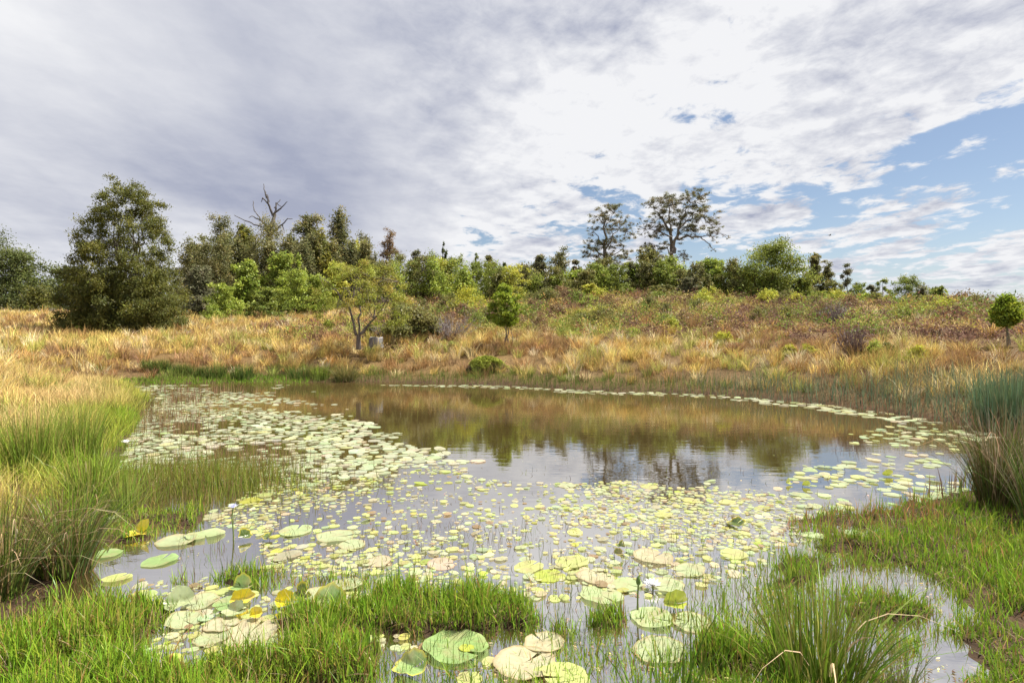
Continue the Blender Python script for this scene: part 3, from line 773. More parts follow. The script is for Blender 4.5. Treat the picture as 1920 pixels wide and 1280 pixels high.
# --- two tall open gums on the ridge, limbs and leaf clusters laid out one by one
def open_gum(label, d, x0, base, pts, limbs, nl, pal, leaf, tr, extra=60):
    x, y = at(x0, d); z0 = gz(x, y)-.1; s = d/F
    P = lambda px, py, yy=0: np.array([(px-x0)*s, yy, zrow(py, d)-z0])
    r = root('tall_gum_tree', (x, y, z0), label, 'tree')
    paths = []; dep = {}
    for a, b, r0, r1 in limbs:
        ya = dep.get(a, 0.0); L = math.hypot(a[0]-b[0], a[1]-b[1])*s
        yb = ya+rng.uniform(-.25, .25)*L; dep[b] = yb
        paths.append(limb(P(*a, ya), P(*b, yb), r0, r1, 7, .045))
    ends = np.array([p[0][j] for p in paths[1:] for j in (2, 3, 4, 5, 6)])
    cl = []
    for px, py, rp in pts:
        p = P(px, py)
        e = ends[np.argmin(np.hypot(ends[:, 0]-p[0], ends[:, 2]-p[2]))]
        n = max(6, int(rp/1.0))
        for j in range(n):
            a = rng.uniform(0, TAU); q_ = rp*s*math.sqrt(rng.random())*1.25
            c = np.array([p[0]+math.cos(a)*q_, e[1]+rng.normal(0, rp*s*.7), p[2]+math.sin(a)*q_*.8])
            cl.append((*c, rp*s*rng.uniform(.22, .6), rp*s*rng.uniform(.14, .34)))
            paths.append(limb(e, c, .022, .008, 4, .06))
    v, q_, c = crown(cl, nl, leaf, .36, PAL[pal], .5, .9, .6, .2)
    obj('crown', mesh_np('crown', v, [q_], c, M_LEAF), r)
    v, qs, c = tubes(paths, (.16, .145, .13), 6)
    obj('trunk', mesh_np('trunk', v, qs, c, M_BARK, smooth=True), r)
open_gum('tall slim gum tree on the ridge, narrow open crown, left of the wide one', 68, 1132, 545,
  [(1142, 388, 13), (1128, 402, 12), (1150, 400, 12), (1114, 410, 9), (1135, 415, 14), (1160, 420, 14), (1112, 430, 10), (1172, 425, 10), (1145, 440, 12), (1168, 440, 12), (1104, 447, 10), (1120, 460, 14), (1140, 462, 16), (1098, 468, 10), (1160, 455, 8),
   (1180, 445, 8), (1172, 468, 12), (1110, 478, 12), (1132, 485, 15), (1150, 485, 12), (1186, 440, 7), (1165, 490, 14), (1095, 478, 8)],
  [((1132, 560), (1134, 470), .3, .22), ((1134, 470), (1133, 400), .2, .06), ((1134, 470), (1160, 430), .1, .04), ((1133, 460), (1110, 430), .09, .03), ((1133, 480), (1104, 462), .1, .03), ((1134, 495), (1172, 460), .1, .03), ((1133, 430), (1150, 400), .06, .02), ((1133, 420), (1120, 405), .05, .02), ((1160, 430), (1182, 440), .04, .015), ((1134, 490), (1150, 470), .07, .03), ((1133, 505), (1105, 482), .07, .02)],
  20000, 'gumdark', .15, .3)
open_gum('tall wide spreading gum tree on the ridge, tallest crown right of centre', 72, 1264, 560,
  [(1250, 372, 13), (1268, 372, 12), (1285, 370, 12), (1305, 368, 14), (1320, 372, 8), (1225, 378, 10), (1213, 384, 8), (1235, 385, 14), (1258, 388, 14), (1280, 390, 14), (1303, 388, 15), (1322, 398, 12), (1338, 408, 12), (1245, 405, 15), (1230, 412, 12), (1265, 410, 15),
   (1290, 412, 16), (1315, 415, 13), (1345, 425, 9), (1335, 435, 10), (1218, 420, 9), (1205, 415, 7), (1240, 428, 14), (1275, 428, 14), (1300, 432, 14), (1320, 440, 10), (1198, 425, 6), (1208, 440, 8), (1228, 440, 12), (1358, 445, 6), (1338, 452, 7), (1215, 460, 12), (1232, 465, 13), (1247, 455, 10), (1275, 450, 8), (1285, 485, 10), (1278, 475, 8), (1220, 478, 10), (1240, 480, 10), (1330, 462, 5), (1337, 470, 4)],
  [((1264, 585), (1264, 480), .42, .33), ((1264, 480), (1260, 440), .28, .2), ((1264, 475), (1270, 430), .22, .15), ((1260, 440), (1235, 400), .2, .08), ((1260, 440), (1255, 385), .15, .05), ((1270, 430), (1285, 390), .15, .05), ((1270, 430), (1305, 400), .16, .06), ((1267, 447), (1312, 445), .16, .09), ((1312, 445), (1337, 468), .08, .03), ((1305, 400), (1335, 420), .07, .03), ((1312, 445), (1350, 440), .06, .02),
   ((1235, 400), (1215, 385), .06, .02), ((1260, 445), (1210, 430), .12, .03), ((1262, 475), (1222, 455), .12, .03), ((1264, 490), (1285, 470), .1, .03), ((1285, 390), (1308, 372), .05, .02), ((1255, 385), (1265, 370), .04, .02), ((1264, 497), (1225, 485), .08, .02)],
  36000, 'gumdark', .15, .5)

# --- the wood and ridge trees, left to right
T = place_tree
WOOD = 'trees of the left woodland'; RID = 'ridge trees'
T('broad_tree', 'dark broad tree cut by the left edge of the view', 'tree', -18, 438, 52, 150, 'dense', 'dark', 6000)
T('broad_tree', 'dark rounded tree right beside the tree cut by the left edge', 'tree', 32, 470, 49, 120, 'dense', 'dark', 6000)
T('low_tree', 'low rounded dark bush with olive top standing before the far left trees', 'bush', 72, 533, 45, 78, 'bush', 'bigtree', 2600, tr=.05)
T('broad_tree', 'small dark tree between the far left trees and the big conical tree', 'tree', 112, 500, 53, 75, 'dense', 'dark', 3000)
T('casuarina_tree', 'grey olive feathery tree with black trunk right behind the big conical tree', 'tree', 372, 500, 42, 78, 'wattle', 'grey', 3600, trunkc=(.03, .025, .022))
T('gum_tree', 'pale rounded gum at the left end of the woodland', 'tree', 372, 456, 62, 74, 'gum', 'gum', 2600)
T('gum_tree', 'gum with loose separate leaf clusters at its top, left of the dead tree', 'tree', 412, 402, 60, 62, 'gum', 'gum', 3000, hang=.4)
T('gum_tree', 'dark gum filling the woodland below the loose topped gum', 'tree', 418, 470, 56, 90, 'dense', 'gum', 3600)
T('gum_tree', 'gum with flat yellowish top close left of the dead tree', 'tree', 460, 420, 59, 66, 'gum', 'gumyellow', 3000)
T('gum_tree', 'dense dark gum standing in front of the dead tree', 'tree', 508, 410, 57, 78, 'dense', 'gum', 4200)
T('gum_tree', 'narrow dark gum close right of the dead tree', 'tree', 548, 432, 58, 46, 'gum', 'gumdark', 2200)
T('gum_tree', 'broad crowned gum between dead tree and the conical gum', 'tree', 582, 405, 58, 84, 'gum', 'gum', 3800)
T('gum_tree', 'yellow green gum standing before the broad crowned gum', 'tree', 602, 440, 52, 60, 'dense', 'gumyellow', 3000)
T('gum_tree', 'dense conical gum at the right end of the woodland', 'tree', 636, 402, 56, 66, 'dense', 'gum', 4200)
T('gum_tree', 'thin dark topped gum peeping behind the lime tree', 'tree', 682, 438, 62, 46, 'gum', 'gumdark', 1600)
T('wattle_tree', 'lime green slender tree at the right shoulder of the woodland', 'tree', 674, 450, 54, 46, 'wattle', 'lime', 2000)
for i, (px, top, d, w, pal, lab) in enumerate([
    (418, 532, 40, 66, 'wattle', 'light green wattle lowest and leftmost in front of the woodland'),
    (462, 488, 44, 64, 'wattle', 'light green wattle below the flat yellowish gum'),
    (505, 540, 39, 76, 'green', 'mid green bushy wattle low below the dead tree'),
    (528, 468, 46, 74, 'wattle', 'tallest light green wattle below the dead tree'),
    (556, 505, 41, 76, 'wattle', 'broad light green wattle below the broad crowned gum'),
    (595, 515, 42, 70, 'wattle', 'light green wattle behind the left side of the orange leaved tree'),
    (632, 492, 44, 60, 'lime', 'lime green wattle behind the top of the orange leaved tree'),
    (700, 490, 46, 64, 'olive', 'olive wattle behind the right side of the orange leaved tree')]):
    T('wattle_tree', lab, 'tree', px, top, d, w, 'wattle', pal, 2600, asp=.5)
T('gum_tree', 'slim pointed brownish gum alone right of the woodland', 'tree', 730, 432, 58, 40, 'gum', 'brown', 1500)
T('wattle_tree', 'brownish olive rounded tree below the slim pointed gum', 'tree', 748, 474, 52, 66, 'dense', 'olive', 2200)
T('gum_tree', 'thin see-through grey tree left of the little pointed conifer', 'tree', 778, 470, 57, 46, 'thin', 'grey', 900)
T('willow_bush', 'wide low olive green bush sloping down right of the orange leaved tree', 'bush', 770, 568, 27, 130, 'bush', 'olive', 4200, tr=.05)
T('conifer_tree', 'little pointed conifer with bare slender trunk above the ridge', 'tree', 832, 455, 54, 24, 'cone', 'dark', 900)
T('ridge_tree', 'dark green bushy tree left of the pointed conifer', 'tree', 812, 478, 53, 52, 'dense', 'green', 1800)
T('ridge_tree', 'green bushy tree right behind the pointed conifer', 'tree', 856, 478, 55, 56, 'wattle', 'green', 1800)
T('ridge_tree', 'narrow dark pointed tree right of the conifer bushes', 'tree', 893, 478, 56, 30, 'cone', 'green', 1000)
T('ridge_tree', 'thin tree with separate leaf tufts above the round sapling', 'tree', 917, 480, 58, 30, 'thin', 'gum', 900)
T('ridge_tree', 'low green tree on the skyline just left above the round sapling', 'tree', 930, 500, 52, 56, 'wattle', 'wattle', 1600)
T('ridge_tree', 'tiny spindly tree on the skyline just right above the round sapling', 'tree', 946, 494, 58, 16, 'thin', 'dark', 400)
T('ridge_tree', 'small dark green tree right of the spindly skyline tree', 'tree', 964, 500, 54, 34, 'wattle', 'green', 1000)
T('ridge_tree', 'small grey green tree left of the pair of dark gums', 'tree', 985, 500, 55, 32, 'gum', 'grey', 900)
T('gum_tree', 'slender dark gum, left one of the pair on the middle skyline', 'tree', 1012, 478, 58, 38, 'gum', 'gumdark', 1500)
T('gum_tree', 'round headed dark gum, right one of the pair on the middle skyline', 'tree', 1050, 473, 60, 54, 'gum', 'gum', 1800)
T('gum_tree', 'small thin gum sloping off right of the round headed gum', 'tree', 1077, 488, 60, 26, 'thin', 'gumdark', 700)
T('wattle_tree', 'light green wattle below the pair of dark gums', 'tree', 1040, 515, 46, 44, 'wattle', 'wattle', 1500)
T('wattle_tree', 'bright green wattle between the dark gums and the tall slim gum', 'tree', 1078, 508, 48, 50, 'wattle', 'wattle', 1800)
T('ridge_tree', 'olive tree hiding the foot of the tall slim gum', 'tree', 1130, 488, 54, 72, 'dense', 'olive', 2600)
T('ridge_tree', 'thin grey green tree between the two tall gums', 'tree', 1180, 492, 50, 50, 'thin', 'grey', 1100)
T('ridge_tree', 'broad olive green tree left below the wide gum', 'tree', 1215, 470, 52, 78, 'wattle', 'olive', 3200)
T('ridge_tree', 'green tree covering the trunk of the wide gum', 'tree', 1258, 482, 51, 74, 'dense', 'green', 3000)
T('wattle_tree', 'small bright green wattle low in front of the tall slim gum', 'tree', 1108, 532, 43, 40, 'wattle', 'lime', 1200)
T('wattle_tree', 'olive leafed tree with pale trunk right below the wide gum', 'tree', 1290, 520, 45, 52, 'wattle', 'grey', 1500, trunkc=(.42, .39, .34), tr=.06)
T('wattle_tree', 'grey olive shrubby tree low between the two tall gums', 'tree', 1240, 535, 44, 60, 'wattle', 'olive', 1800)
T('wattle_tree', 'bright green tree midway between the wide gum and the dark bushy tree', 'tree', 1335, 484, 48, 76, 'wattle', 'wattle', 3200)
T('ridge_tree', 'small dark tree peeping left of the dark bushy tree', 'tree', 1374, 488, 52, 34, 'gum', 'gumdark', 1000)
T('wattle_tree', 'yellow green tree touching the left side of the dark bushy tree', 'tree', 1396, 508, 47, 50, 'wattle', 'lime', 1800)
T('bushy_tree', 'big dark green bushy tree on the right half of the ridge', 'tree', 1448, 460, 46, 130, 'dense', 'green', 9000, tr=.15)
T('wattle_tree', 'green tree touching the right side of the dark bushy tree', 'tree', 1502, 520, 45, 58, 'wattle', 'green', 2000)
T('shrub', 'yellow green shrub at the foot of the dark bushy tree', 'shrub', 1442, 545, 40, 48, 'bush', 'lime', 1500, tr=.03)
T('gum_tree', 'slim dark gum, left of two right beside the dark bushy tree', 'tree', 1528, 475, 56, 34, 'gum', 'gum', 1900)
T('gum_tree', 'slim dark gum, shorter right one beside the dark bushy tree', 'tree', 1552, 493, 56, 28, 'gum', 'gum', 1400)
T('ridge_tree', 'low olive green tree in front of the two slim gums', 'tree', 1562, 525, 50, 44, 'wattle', 'olive', 1500)
T('ridge_tree', 'sparse see-through tree right of the two slim gums', 'tree', 1588, 505, 54, 38, 'thin', 'grey', 900)
T('ridge_tree', 'small green tree where the right ridge starts to open', 'tree', 1610, 530, 50, 36, 'wattle', 'green', 1000)
T('ridge_tree', 'thin wispy tree, left of two before the right clump', 'tree', 1634, 535, 52, 28, 'thin', 'grey', 500)
T('ridge_tree', 'thin umbrella topped tree, right of two before the right clump', 'tree', 1655, 524, 52, 28, 'thin', 'green', 600)
T('ridge_tree', 'low green bush under the thin umbrella topped tree', 'bush', 1668, 552, 48, 44, 'bush', 'wattle', 1000, tr=.03)
T('ridge_tree', 'dense yellow green tree, main one of the right clump on the skyline', 'tree', 1702, 517, 48, 66, 'wattle', 'green', 2600)
T('ridge_tree', 'grey green feathery bush in the middle of the right clump', 'bush', 1728, 536, 47, 40, 'bush', 'grey', 1100, tr=.03)
T('ridge_tree', 'green open tree leaning right, last of the right clump', 'tree', 1758, 536, 48, 48, 'wattle', 'green', 1500)
T('skyline_shrub', 'tiny tree on the bare right skyline, nearest the right clump', 'shrub', 1794, 565, 46, 18, 'thin', 'green', 350)
T('skyline_shrub', 'tiny dark shrub in the middle of the bare right skyline', 'shrub', 1816, 571, 46, 14, 'thin', 'dark', 260)
T('skyline_shrub', 'tiny spindly shrub on the skyline left of the right sapling', 'shrub', 1850, 574, 44, 18, 'thin', 'green', 300)

for i in range(44):
    px = 705+i*21.3+rng.normal(0, 5)
    top = np.interp(px, [700, 780, 900, 1000, 1100, 1200, 1400, 1480, 1620], [492, 486, 490, 500, 502, 490, 497, 530, 545])+rng.normal(0, 8)
    pal = ['green', 'wattle', 'olive', 'lime', 'grey', 'gum'][rng.choice(6, p=[.25, .27, .2, .08, .1, .1])]
    T('ridge_tree', {'green': 'low green tree in the unbroken belt along the ridge', 'wattle': 'low light green tree in the unbroken belt along the ridge', 'olive': 'low olive tree in the unbroken belt along the ridge', 'lime': 'low yellow green tree in the unbroken belt along the ridge', 'grey': 'low grey green tree in the unbroken belt along the ridge', 'gum': 'low dark gum in the unbroken belt along the ridge'}[pal],
      'tree', px, top, rng.uniform(45, 52), rng.uniform(46, 70), ['wattle', 'dense', 'bush'][i % 3], pal, 1300, group='belt of low trees along the ridge, '+pal)
for i in range(19):
    px = 350+i*18.5+rng.normal(0, 6)
    T('gum_tree', 'dark gum filling the back of the left woodland', 'tree', px, rng.uniform(436, 478), rng.uniform(50, 57), rng.uniform(48, 66), 'dense', 'gum', 2400, group='gums at the back of the left woodland')
# --- shrubs of the hillside that stand out
def shrub(px, base, d, wpx, hpx, pal, label, nl=700, grp=None, kind='bush', name='shrub', asp=.4):
    d = find_d(px, base, d)
    return T(name, label, 'shrub', px, base-hpx, d, wpx, kind, pal, nl, group=grp, tr=.02, asp=asp, leaf=.0026*d+.02)
shrub(1025, 575, 34, 62, 40, 'olive', 'rounded olive brown shrub on the slope right above the round sapling', 1300)
shrub(918, 605, 28, 50, 30, 'olive', 'olive shrub tucked behind the left side of the round sapling', 900)
shrub(875, 560, 38, 80, 28, 'yellow', 'flat topped yellowish shrub on the upper slope left of the round sapling', 1100)
shrub(1355, 648, 24, 46, 28, 'yellow', 'bright yellow leafy shrub on the right slope above the dry grass', 900)
shrub(1480, 668, 21, 30, 24, 'yellow', 'yellow green tuft, left of two above the dry grass on the right', 600)
shrub(1514, 670, 20.5, 34, 26, 'yellow', 'yellow green tuft, right of two above the dry grass on the right', 700)
shrub(1640, 672, 20, 40, 34, 'wattle', 'bright green fern clump right of the purple twiggy bush', 900)
shrub(1665, 668, 21, 34, 26, 'dark', 'dark green round shrub beside the bright green fern clump', 700)
shrub(1720, 680, 19, 44, 34, 'yellow', 'yellow green leafy bush on the slope above the right reeds', 800)
shrub(1105, 575, 36, 36, 24, 'wattle', 'bright green shrub below the tall slim gum', 700)
shrub(1090, 600, 31, 40, 20, 'orange', 'orange tinged shrub on the middle slope right of the sapling', 600)
shrub(1185, 635, 25, 40, 22, 'wattle', 'fresh green shrub on the lower slope below the wide gum', 700)
shrub(1080, 640, 25, 34, 18, 'wattle', 'low yellow green shrub on the lower slope right of the round sapling', 500)
shrub(848, 655, 22, 26, 16, 'green', 'small green tuft in the dry grass left of the round sapling', 400)
shrub(70, 620, 30, 22, 14, 'wattle', 'small green seedling in the dry left meadow', 250)
shrub(148, 632, 27, 22, 22, 'wattle', 'small bright green seedling at the foot of the big conical tree', 300)
shrub(400, 590, 38, 40, 22, 'wattle', 'light green shrub right of the big conical tree', 700)

# green mat of creeper above a dark hollow on the far bank
def creeper():
    d = 20.6; x, y = at(912, d); z0 = gz(x, y)
    n = 6000; a = rng.uniform(0, TAU, n); r = np.sqrt(rng.random(n))*(1+.22*np.sin(a*3+1)+.14*np.sin(a*7))
    P = np.stack([np.cos(a)*r*.62, np.sin(a)*r*.45, .24+.24*(1-np.clip(r, 0, 1.2)**2.4)+.12*fbm(np.cos(a)*r*3+9, np.sin(a)*r*3+9, .5, 2)-.12*rng.random(n)**3], 1)
    c = jit([.28, .31, .05], n, .15, .05)
    v = leaves(P, .07, .5, c, np.tile([0, 0, 1.], (n, 1)), None, .35)
    m = 1800; a = rng.uniform(0, TAU, m); r = np.sqrt(rng.random(m)); P = np.stack([np.cos(a)*r*.75, np.sin(a)*r*.42, .38*rng.random(m)*(1-.6*r)], 1)
    w = leaves(P, .22, .07, jit([.09, .065, .045], m, .4), None, np.tile([0, -.5, .9], (m, 1)))
    rt = root('creeper_mound', (x, y, z0), 'bright green creeper mound over a dark hollow on the far bank', 'bush')
    obj('crown', mesh_np('crown', v[0], [v[1]], v[2], M_FERN), rt)
    obj('twigs', mesh_np('twigs', w[0], [w[1]], w[2], M_BARK), rt)
creeper()
# grey leafless twiggy bushes
def twig_bush(px, base, d, wpx, hpx, col, label):
    d = find_d(px, base, d)
    x, y = at(px, d); z0 = gz(x, y); s = d/F; paths = []
    for i in range(60):
        a = rng.uniform(0, TAU); R = wpx*.5*s*math.sqrt(rng.random()); e = (math.cos(a)*R, math.sin(a)*R*.8, hpx*s*rng.uniform(.5, 1))
        p = limb((math.cos(a)*R*.25, math.sin(a)*R*.2, 0), e, .016, .007, 5, .05); paths.append(p)
        for j in range(5):
            k = rng.integers(1, 5); b = p[0][k]+rng.normal(0, .14, 3)+np.array([0, 0, .12]); paths.append(limb(p[0][k], b, .009, .005, 3, .04))
    v, qs, c = tubes(paths, col, 3)
    tag(obj('twiggy_bush', mesh_np('twiggy_bush', v, qs, c, M_BARK), loc=(x, y, z0)), label, 'bush')
twig_bush(845, 640, 26, 110, 42, (.22, .19, .19), 'wide grey leafless bush on the slope left of the round sapling')
twig_bush(1598, 672, 20.5, 62, 46, (.2, .14, .13), 'purple grey leafless bush on the right slope')
twig_bush(1560, 612, 30, 60, 34, (.24, .2, .19), 'pale grey leafless bush high on the right slope')
twig_bush(90, 590, 44, 30, 12, (.25, .22, .2), 'small pale dead bush under the low rounded bush at far left')
twig_bush(720, 640, 25, 60, 26, (.17, .14, .13), 'dark leafless twigs under the wide low olive bush')

# scattered small hillside shrubs
GRP = 'small shrubs scattered over the hillside bracken'
LABS = {'olive': 'low olive shrub among the bracken of the hillside', 'green': 'low dark green shrub among the bracken of the hillside', 'lime': 'low yellow green shrub among the bracken of the hillside', 'brown': 'low brown withered shrub among the bracken of the hillside'}
cnt = 0
while cnt < 105:
    px = rng.uniform(700, 1920); d = rng.uniform(24, 45); x, y = at(px, d)
    f, s_ = hillmix(np.array([x]), np.array([y]))
    if f[0] < .6: continue
    pal = ['olive', 'green', 'lime', 'brown'][rng.choice(4, p=[.36, .14, .22, .28])]
    zt = gz(x, y)+rng.uniform(.55, 1.25); top = HZ-(zt-HC)/d*F
    T('hillside_shrub', LABS[pal], 'shrub', px, top, d, rng.uniform(.9, 2.1)/d*F, 'bush', pal, 420, group=GRP+', '+pal, tr=.015, leaf=.0028*d+.02)
    cnt += 1

# ------------------------------------------------------------------ rush tussocks
def rush(px, py, hpx, wpx, n, label, cols, wmm=5, lean=.35, tip=(.2, .13, .05), name='rush_tussock', broken=0, z=None, cat='rushes', rad=.5, group=None, tf=.28):
    x, y = gnd(px, py) if z is None else at(px, z)
    z0 = min(gz(x, y), .5); d = y
    if z is None: z0 = max(z0, -.03)
    Hm = hpx/F*d; R = wpx/F*d*.5
    a = rng.uniform(0, TAU, n); r = np.sqrt(rng.random(n))*R*rad
    P = np.stack([np.cos(a)*r, np.sin(a)*r*.8, np.full(n, -.05)], 1)
    h = Hm*np.clip(rng.normal(.78, .17, n), .3, 1.05)
    ln = np.abs(rng.normal(lean*.6, lean*.6, n))*(r/(R*rad+1e-6)*.8+.3)
    c = jit(pick(cols, n), n, .18, .05)
    tp = np.where((rng.random(n) < tf)[:, None], jit(tip, n, .2), c*1.05)
    ps = [blades(P, h, wmm/1000*rng.uniform(.7, 1.3, n), ln, a+rng.normal(0, .5, n), c, tp, 4, droop=.2)]
    if broken:
        b = rng.uniform(0, TAU, broken)
        Pb = np.stack([np.cos(b)*R*.4, np.sin(b)*R*.4, Hm*rng.uniform(.05, .5, broken)], 1); cb = jit([.38, .29, .18], broken, .2)
        ps.append(blades(Pb, Hm*rng.uniform(.25, .6, broken), wmm/1000, rng.uniform(.8, 1.8, broken), b+rng.normal(0, .6, broken), cb, cb, 4, droop=.5))
    v, q_, c = merge(ps)
    return tag(obj(name, mesh_np(name, v, q_, c, M_RUSH), loc=(x, y, z0)), label, cat, group)
RG = [[.12,.2,.02],[.17,.25,.024],[.09,.15,.02],[.22,.25,.05]]
RD = [[.08,.13,.022],[.13,.18,.025],[.2,.13,.06],[.06,.09,.02]]
rush(120, 1075, 190, 170, 620, 'dark leaning rush tussock with brown broken stems at the left water edge', RD, 7, .6, broken=30, tip=(.17, .11, .045))
rush(-15, 1120, 230, 190, 520, 'rush tussock cut by the left edge, in front of the dark leaning one', RD, 7, .6, broken=30)
rush(60, 905, 150, 180, 900, 'tall bright green rush clump at the left edge behind the dark tussocks', RG, 6, .3)
rush(150, 870, 130, 130, 600, 'bright green rush clump on the left bank close to the water', RG, 6, .3)
rush(235, 960, 110, 90, 330, 'small upright green rush clump right of the dark leaning tussock', RG, 5, .4)
rush(165, 960, 150, 130, 420, 'green rush clump rising behind the dark leaning tussock', RG, 6, .4, broken=10)
rush(1535, 1290, 265, 270, 330, 'big green rush clump at the bottom right, its spiky stems fanning out', [[.10,.17,.014],[.07,.13,.014],[.13,.19,.02],[.2,.19,.05]], 10, .55, broken=5, rad=.55, tip=(.2, .2, .05))
rush(1245, 1330, 230, 150, 46, 'few long upright green blades at the bottom right of centre', [[.09,.16,.012],[.07,.13,.012]], 9, .5, tip=(.09, .15, .02), rad=.8)
rush(1680, 1300, 150, 120, 110, 'thin grey green reed tuft right of the big bottom right rush clump', [[.12,.15,.05],[.16,.15,.07]], 5, .5)
rush(1880, 955, 200, 130, 760, 'tall dark rush tussock with grey withered tips at the right edge', [[.05,.075,.014],[.08,.10,.018],[.12,.08,.035]], 7, .45, tip=(.3, .23, .16), broken=26, rad=.6)
rush(1955, 990, 190, 130, 420, 'rush tussock half out of view right of the tall dark one', RD, 7, .4, tip=(.3, .23, .16))
rush(1895, 806, 120, 130, 900, 'tall blue green bulrush stand on the right bank', [[.09,.16,.09],[.12,.19,.10],[.10,.15,.07],[.16,.19,.09]], 12, .18, tip=(.10, .13, .06), name='bulrush_stand', rad=.9)
for px, py, h, w, lab in ((285, 712, 26, 44, 'dark green rush tuft, leftmost on the far left shore'), (303, 714, 30, 40, 'dark green rush tuft, second from the left on the far left shore'), (340, 712, 28, 40, 'olive rush tuft, third on the far left shore'),
    (372, 711, 24, 36, 'green rush tuft, fourth on the far left shore'), (405, 711, 30, 46, 'olive topped rush tuft just left of the darkest tuft'), (455, 714, 36, 48, 'darkest rush tuft, roundest on the far left shore'),
    (560, 705, 26, 44, 'low green rush tuft midway along the far left shore'), (600, 704, 32, 40, 'upright yellow green rush tuft left of the arching tussock')):
    rush(px, py, h, w, 420, lab, [[.05,.095,.016],[.07,.12,.018],[.04,.07,.015]] if 'yellow' not in lab else [[.14,.19,.02],[.10,.15,.02]], 14, .35, z=20.6, name='rush_tuft', rad=.8)
rush(648, 704, 34, 70, 700, 'arching olive grass tussock on the far shore below the forked tree', [[.12,.12,.03],[.16,.14,.04],[.07,.08,.02]], 14, .9, z=20.5, name='grass_tussock', cat='grass tussock', rad=.5)

# ------------------------------------------------------------------ lily pads
def pad_geo(cx, cy, z, r, rot, col, seg=20, rings=(.5, .85, 1.0), cup=0.0, tilt=(0, 0), fold=0.0, foldaz=0.0, wob=.04, rim=None):
    an = np.linspace(.10, TAU-.10, seg)
    ph = rng.uniform(0, TAU, 3)
    rr = 1+wob*(np.sin(an*2+ph[0])+.6*np.sin(an*5+ph[1])+.5*np.sin(an*9+ph[2]))
    if seg <= 18: rr *= rng.uniform(.82, 1.0)+.16*np.cos(an*2+ph[2])*rng.random()
    rr *= 1-.10*np.exp(-((an-.1)/.25)**2)-.10*np.exp(-((an-TAU+.1)/.25)**2)
    P = [np.zeros((1, 3))]
    for q_ in rings:
        zz = cup*q_**3*(1+.6*np.sin(an*3+ph[1]))+.012*q_*np.sin(an*4+ph[0])*(q_ > .6)*wob*15
        P.append(np.stack([np.cos(an)*rr*q_, np.sin(an)*rr*q_, zz], 1))
    P = np.concatenate(P); loc = P.copy()
    if fold:
        ca, sa = math.cos(foldaz), math.sin(foldaz)
        u = P[:, 0]*ca+P[:, 1]*sa; w = -P[:, 0]*sa+P[:, 1]*ca
        up = np.maximum(u, 0); th = fold*sstep(0, .35, up)
        u2 = np.where(u > 0, up*np.cos(th), u); z2 = P[:, 2]+np.where(u > 0, up*np.sin(th), 0)+.12*np.abs(w)*np.where(u > 0, 1, 0)*math.sin(min(fold, 1.5))*0
        P = np.stack([u2*ca-w*sa, u2*sa+w*ca, z2], 1)
    P = P*r
    cr, sr = math.cos(rot), math.sin(rot)
    x, y = P[:, 0]*cr-P[:, 1]*sr, P[:, 0]*sr+P[:, 1]*cr
    zz = P[:, 2]+x*tilt[0]+y*tilt[1]
    V = np.stack([x+cx, y+cy, zz+z], 1)
    t_ = np.array([[0, 1+j, 2+j] for j in range(seg-1)])
    q_ = [[1+i*seg+j, 1+(i+1)*seg+j, 1+(i+1)*seg+j+1, 1+i*seg+j+1] for i in range(len(rings)-1) for j in range(seg-1)]
    C = np.repeat(np.asarray(col, float)[None], len(V), 0)*np.exp(rng.normal(0, .06, (len(V), 1)))
    if rim is not None:
        C[-seg:] = C[-seg:]*.3+np.asarray(rim)*.7
    return V, t_, np.array(q_, int).reshape(-1, 4), np.clip(C, 0, .9), loc
PADL = {'mint': [.41, .46, .28], 'pale': [.44, .46, .31], 'yel': [.44, .46, .22], 'pink': [.44, .38, .28], 'brn': [.24, .16, .08], 'yg': [.36, .40, .08]}
PADC = {'pale': [.36, .41, .22], 'yel': [.41, .44, .15], 'grn': [.24, .35, .12], 'mint': [.35, .42, .20], 'pink': [.43, .40, .25], 'brn': [.24, .16, .08], 'yg': [.36, .40, .06], 'dark': [.07, .11, .02], 'gold': [.72, .58, .03]}
def pad_obj(x, y, z, r, col, label, group=None, **k):
    rot = k.pop('rot', rng.uniform(0, TAU))
    V, t_, q_, C, loc = pad_geo(0, 0, 0, r, rot, col, **k)
    o = obj('lily_pad', mesh_np('lily_pad', V, [t_, q_], C, M_PAD, loc, smooth=True), loc=(x, y, z))
    return tag(o, label, 'lily pad', group)
taken = {}
def free(x, y, r, slack=.8):
    gx, gy = int(math.floor(x/.3)), int(math.floor(y/.3))
    for i in range(gx-1, gx+2):
        for j in range(gy-1, gy+2):
            for (a, b, c) in taken.get((i, j), ()):
                if (a-x)**2+(b-y)**2 < ((c+r)*slack)**2: return False
    return True
def take(x, y, r):
    taken.setdefault((int(math.floor(x/.3)), int(math.floor(y/.3))), []).append((x, y, r))
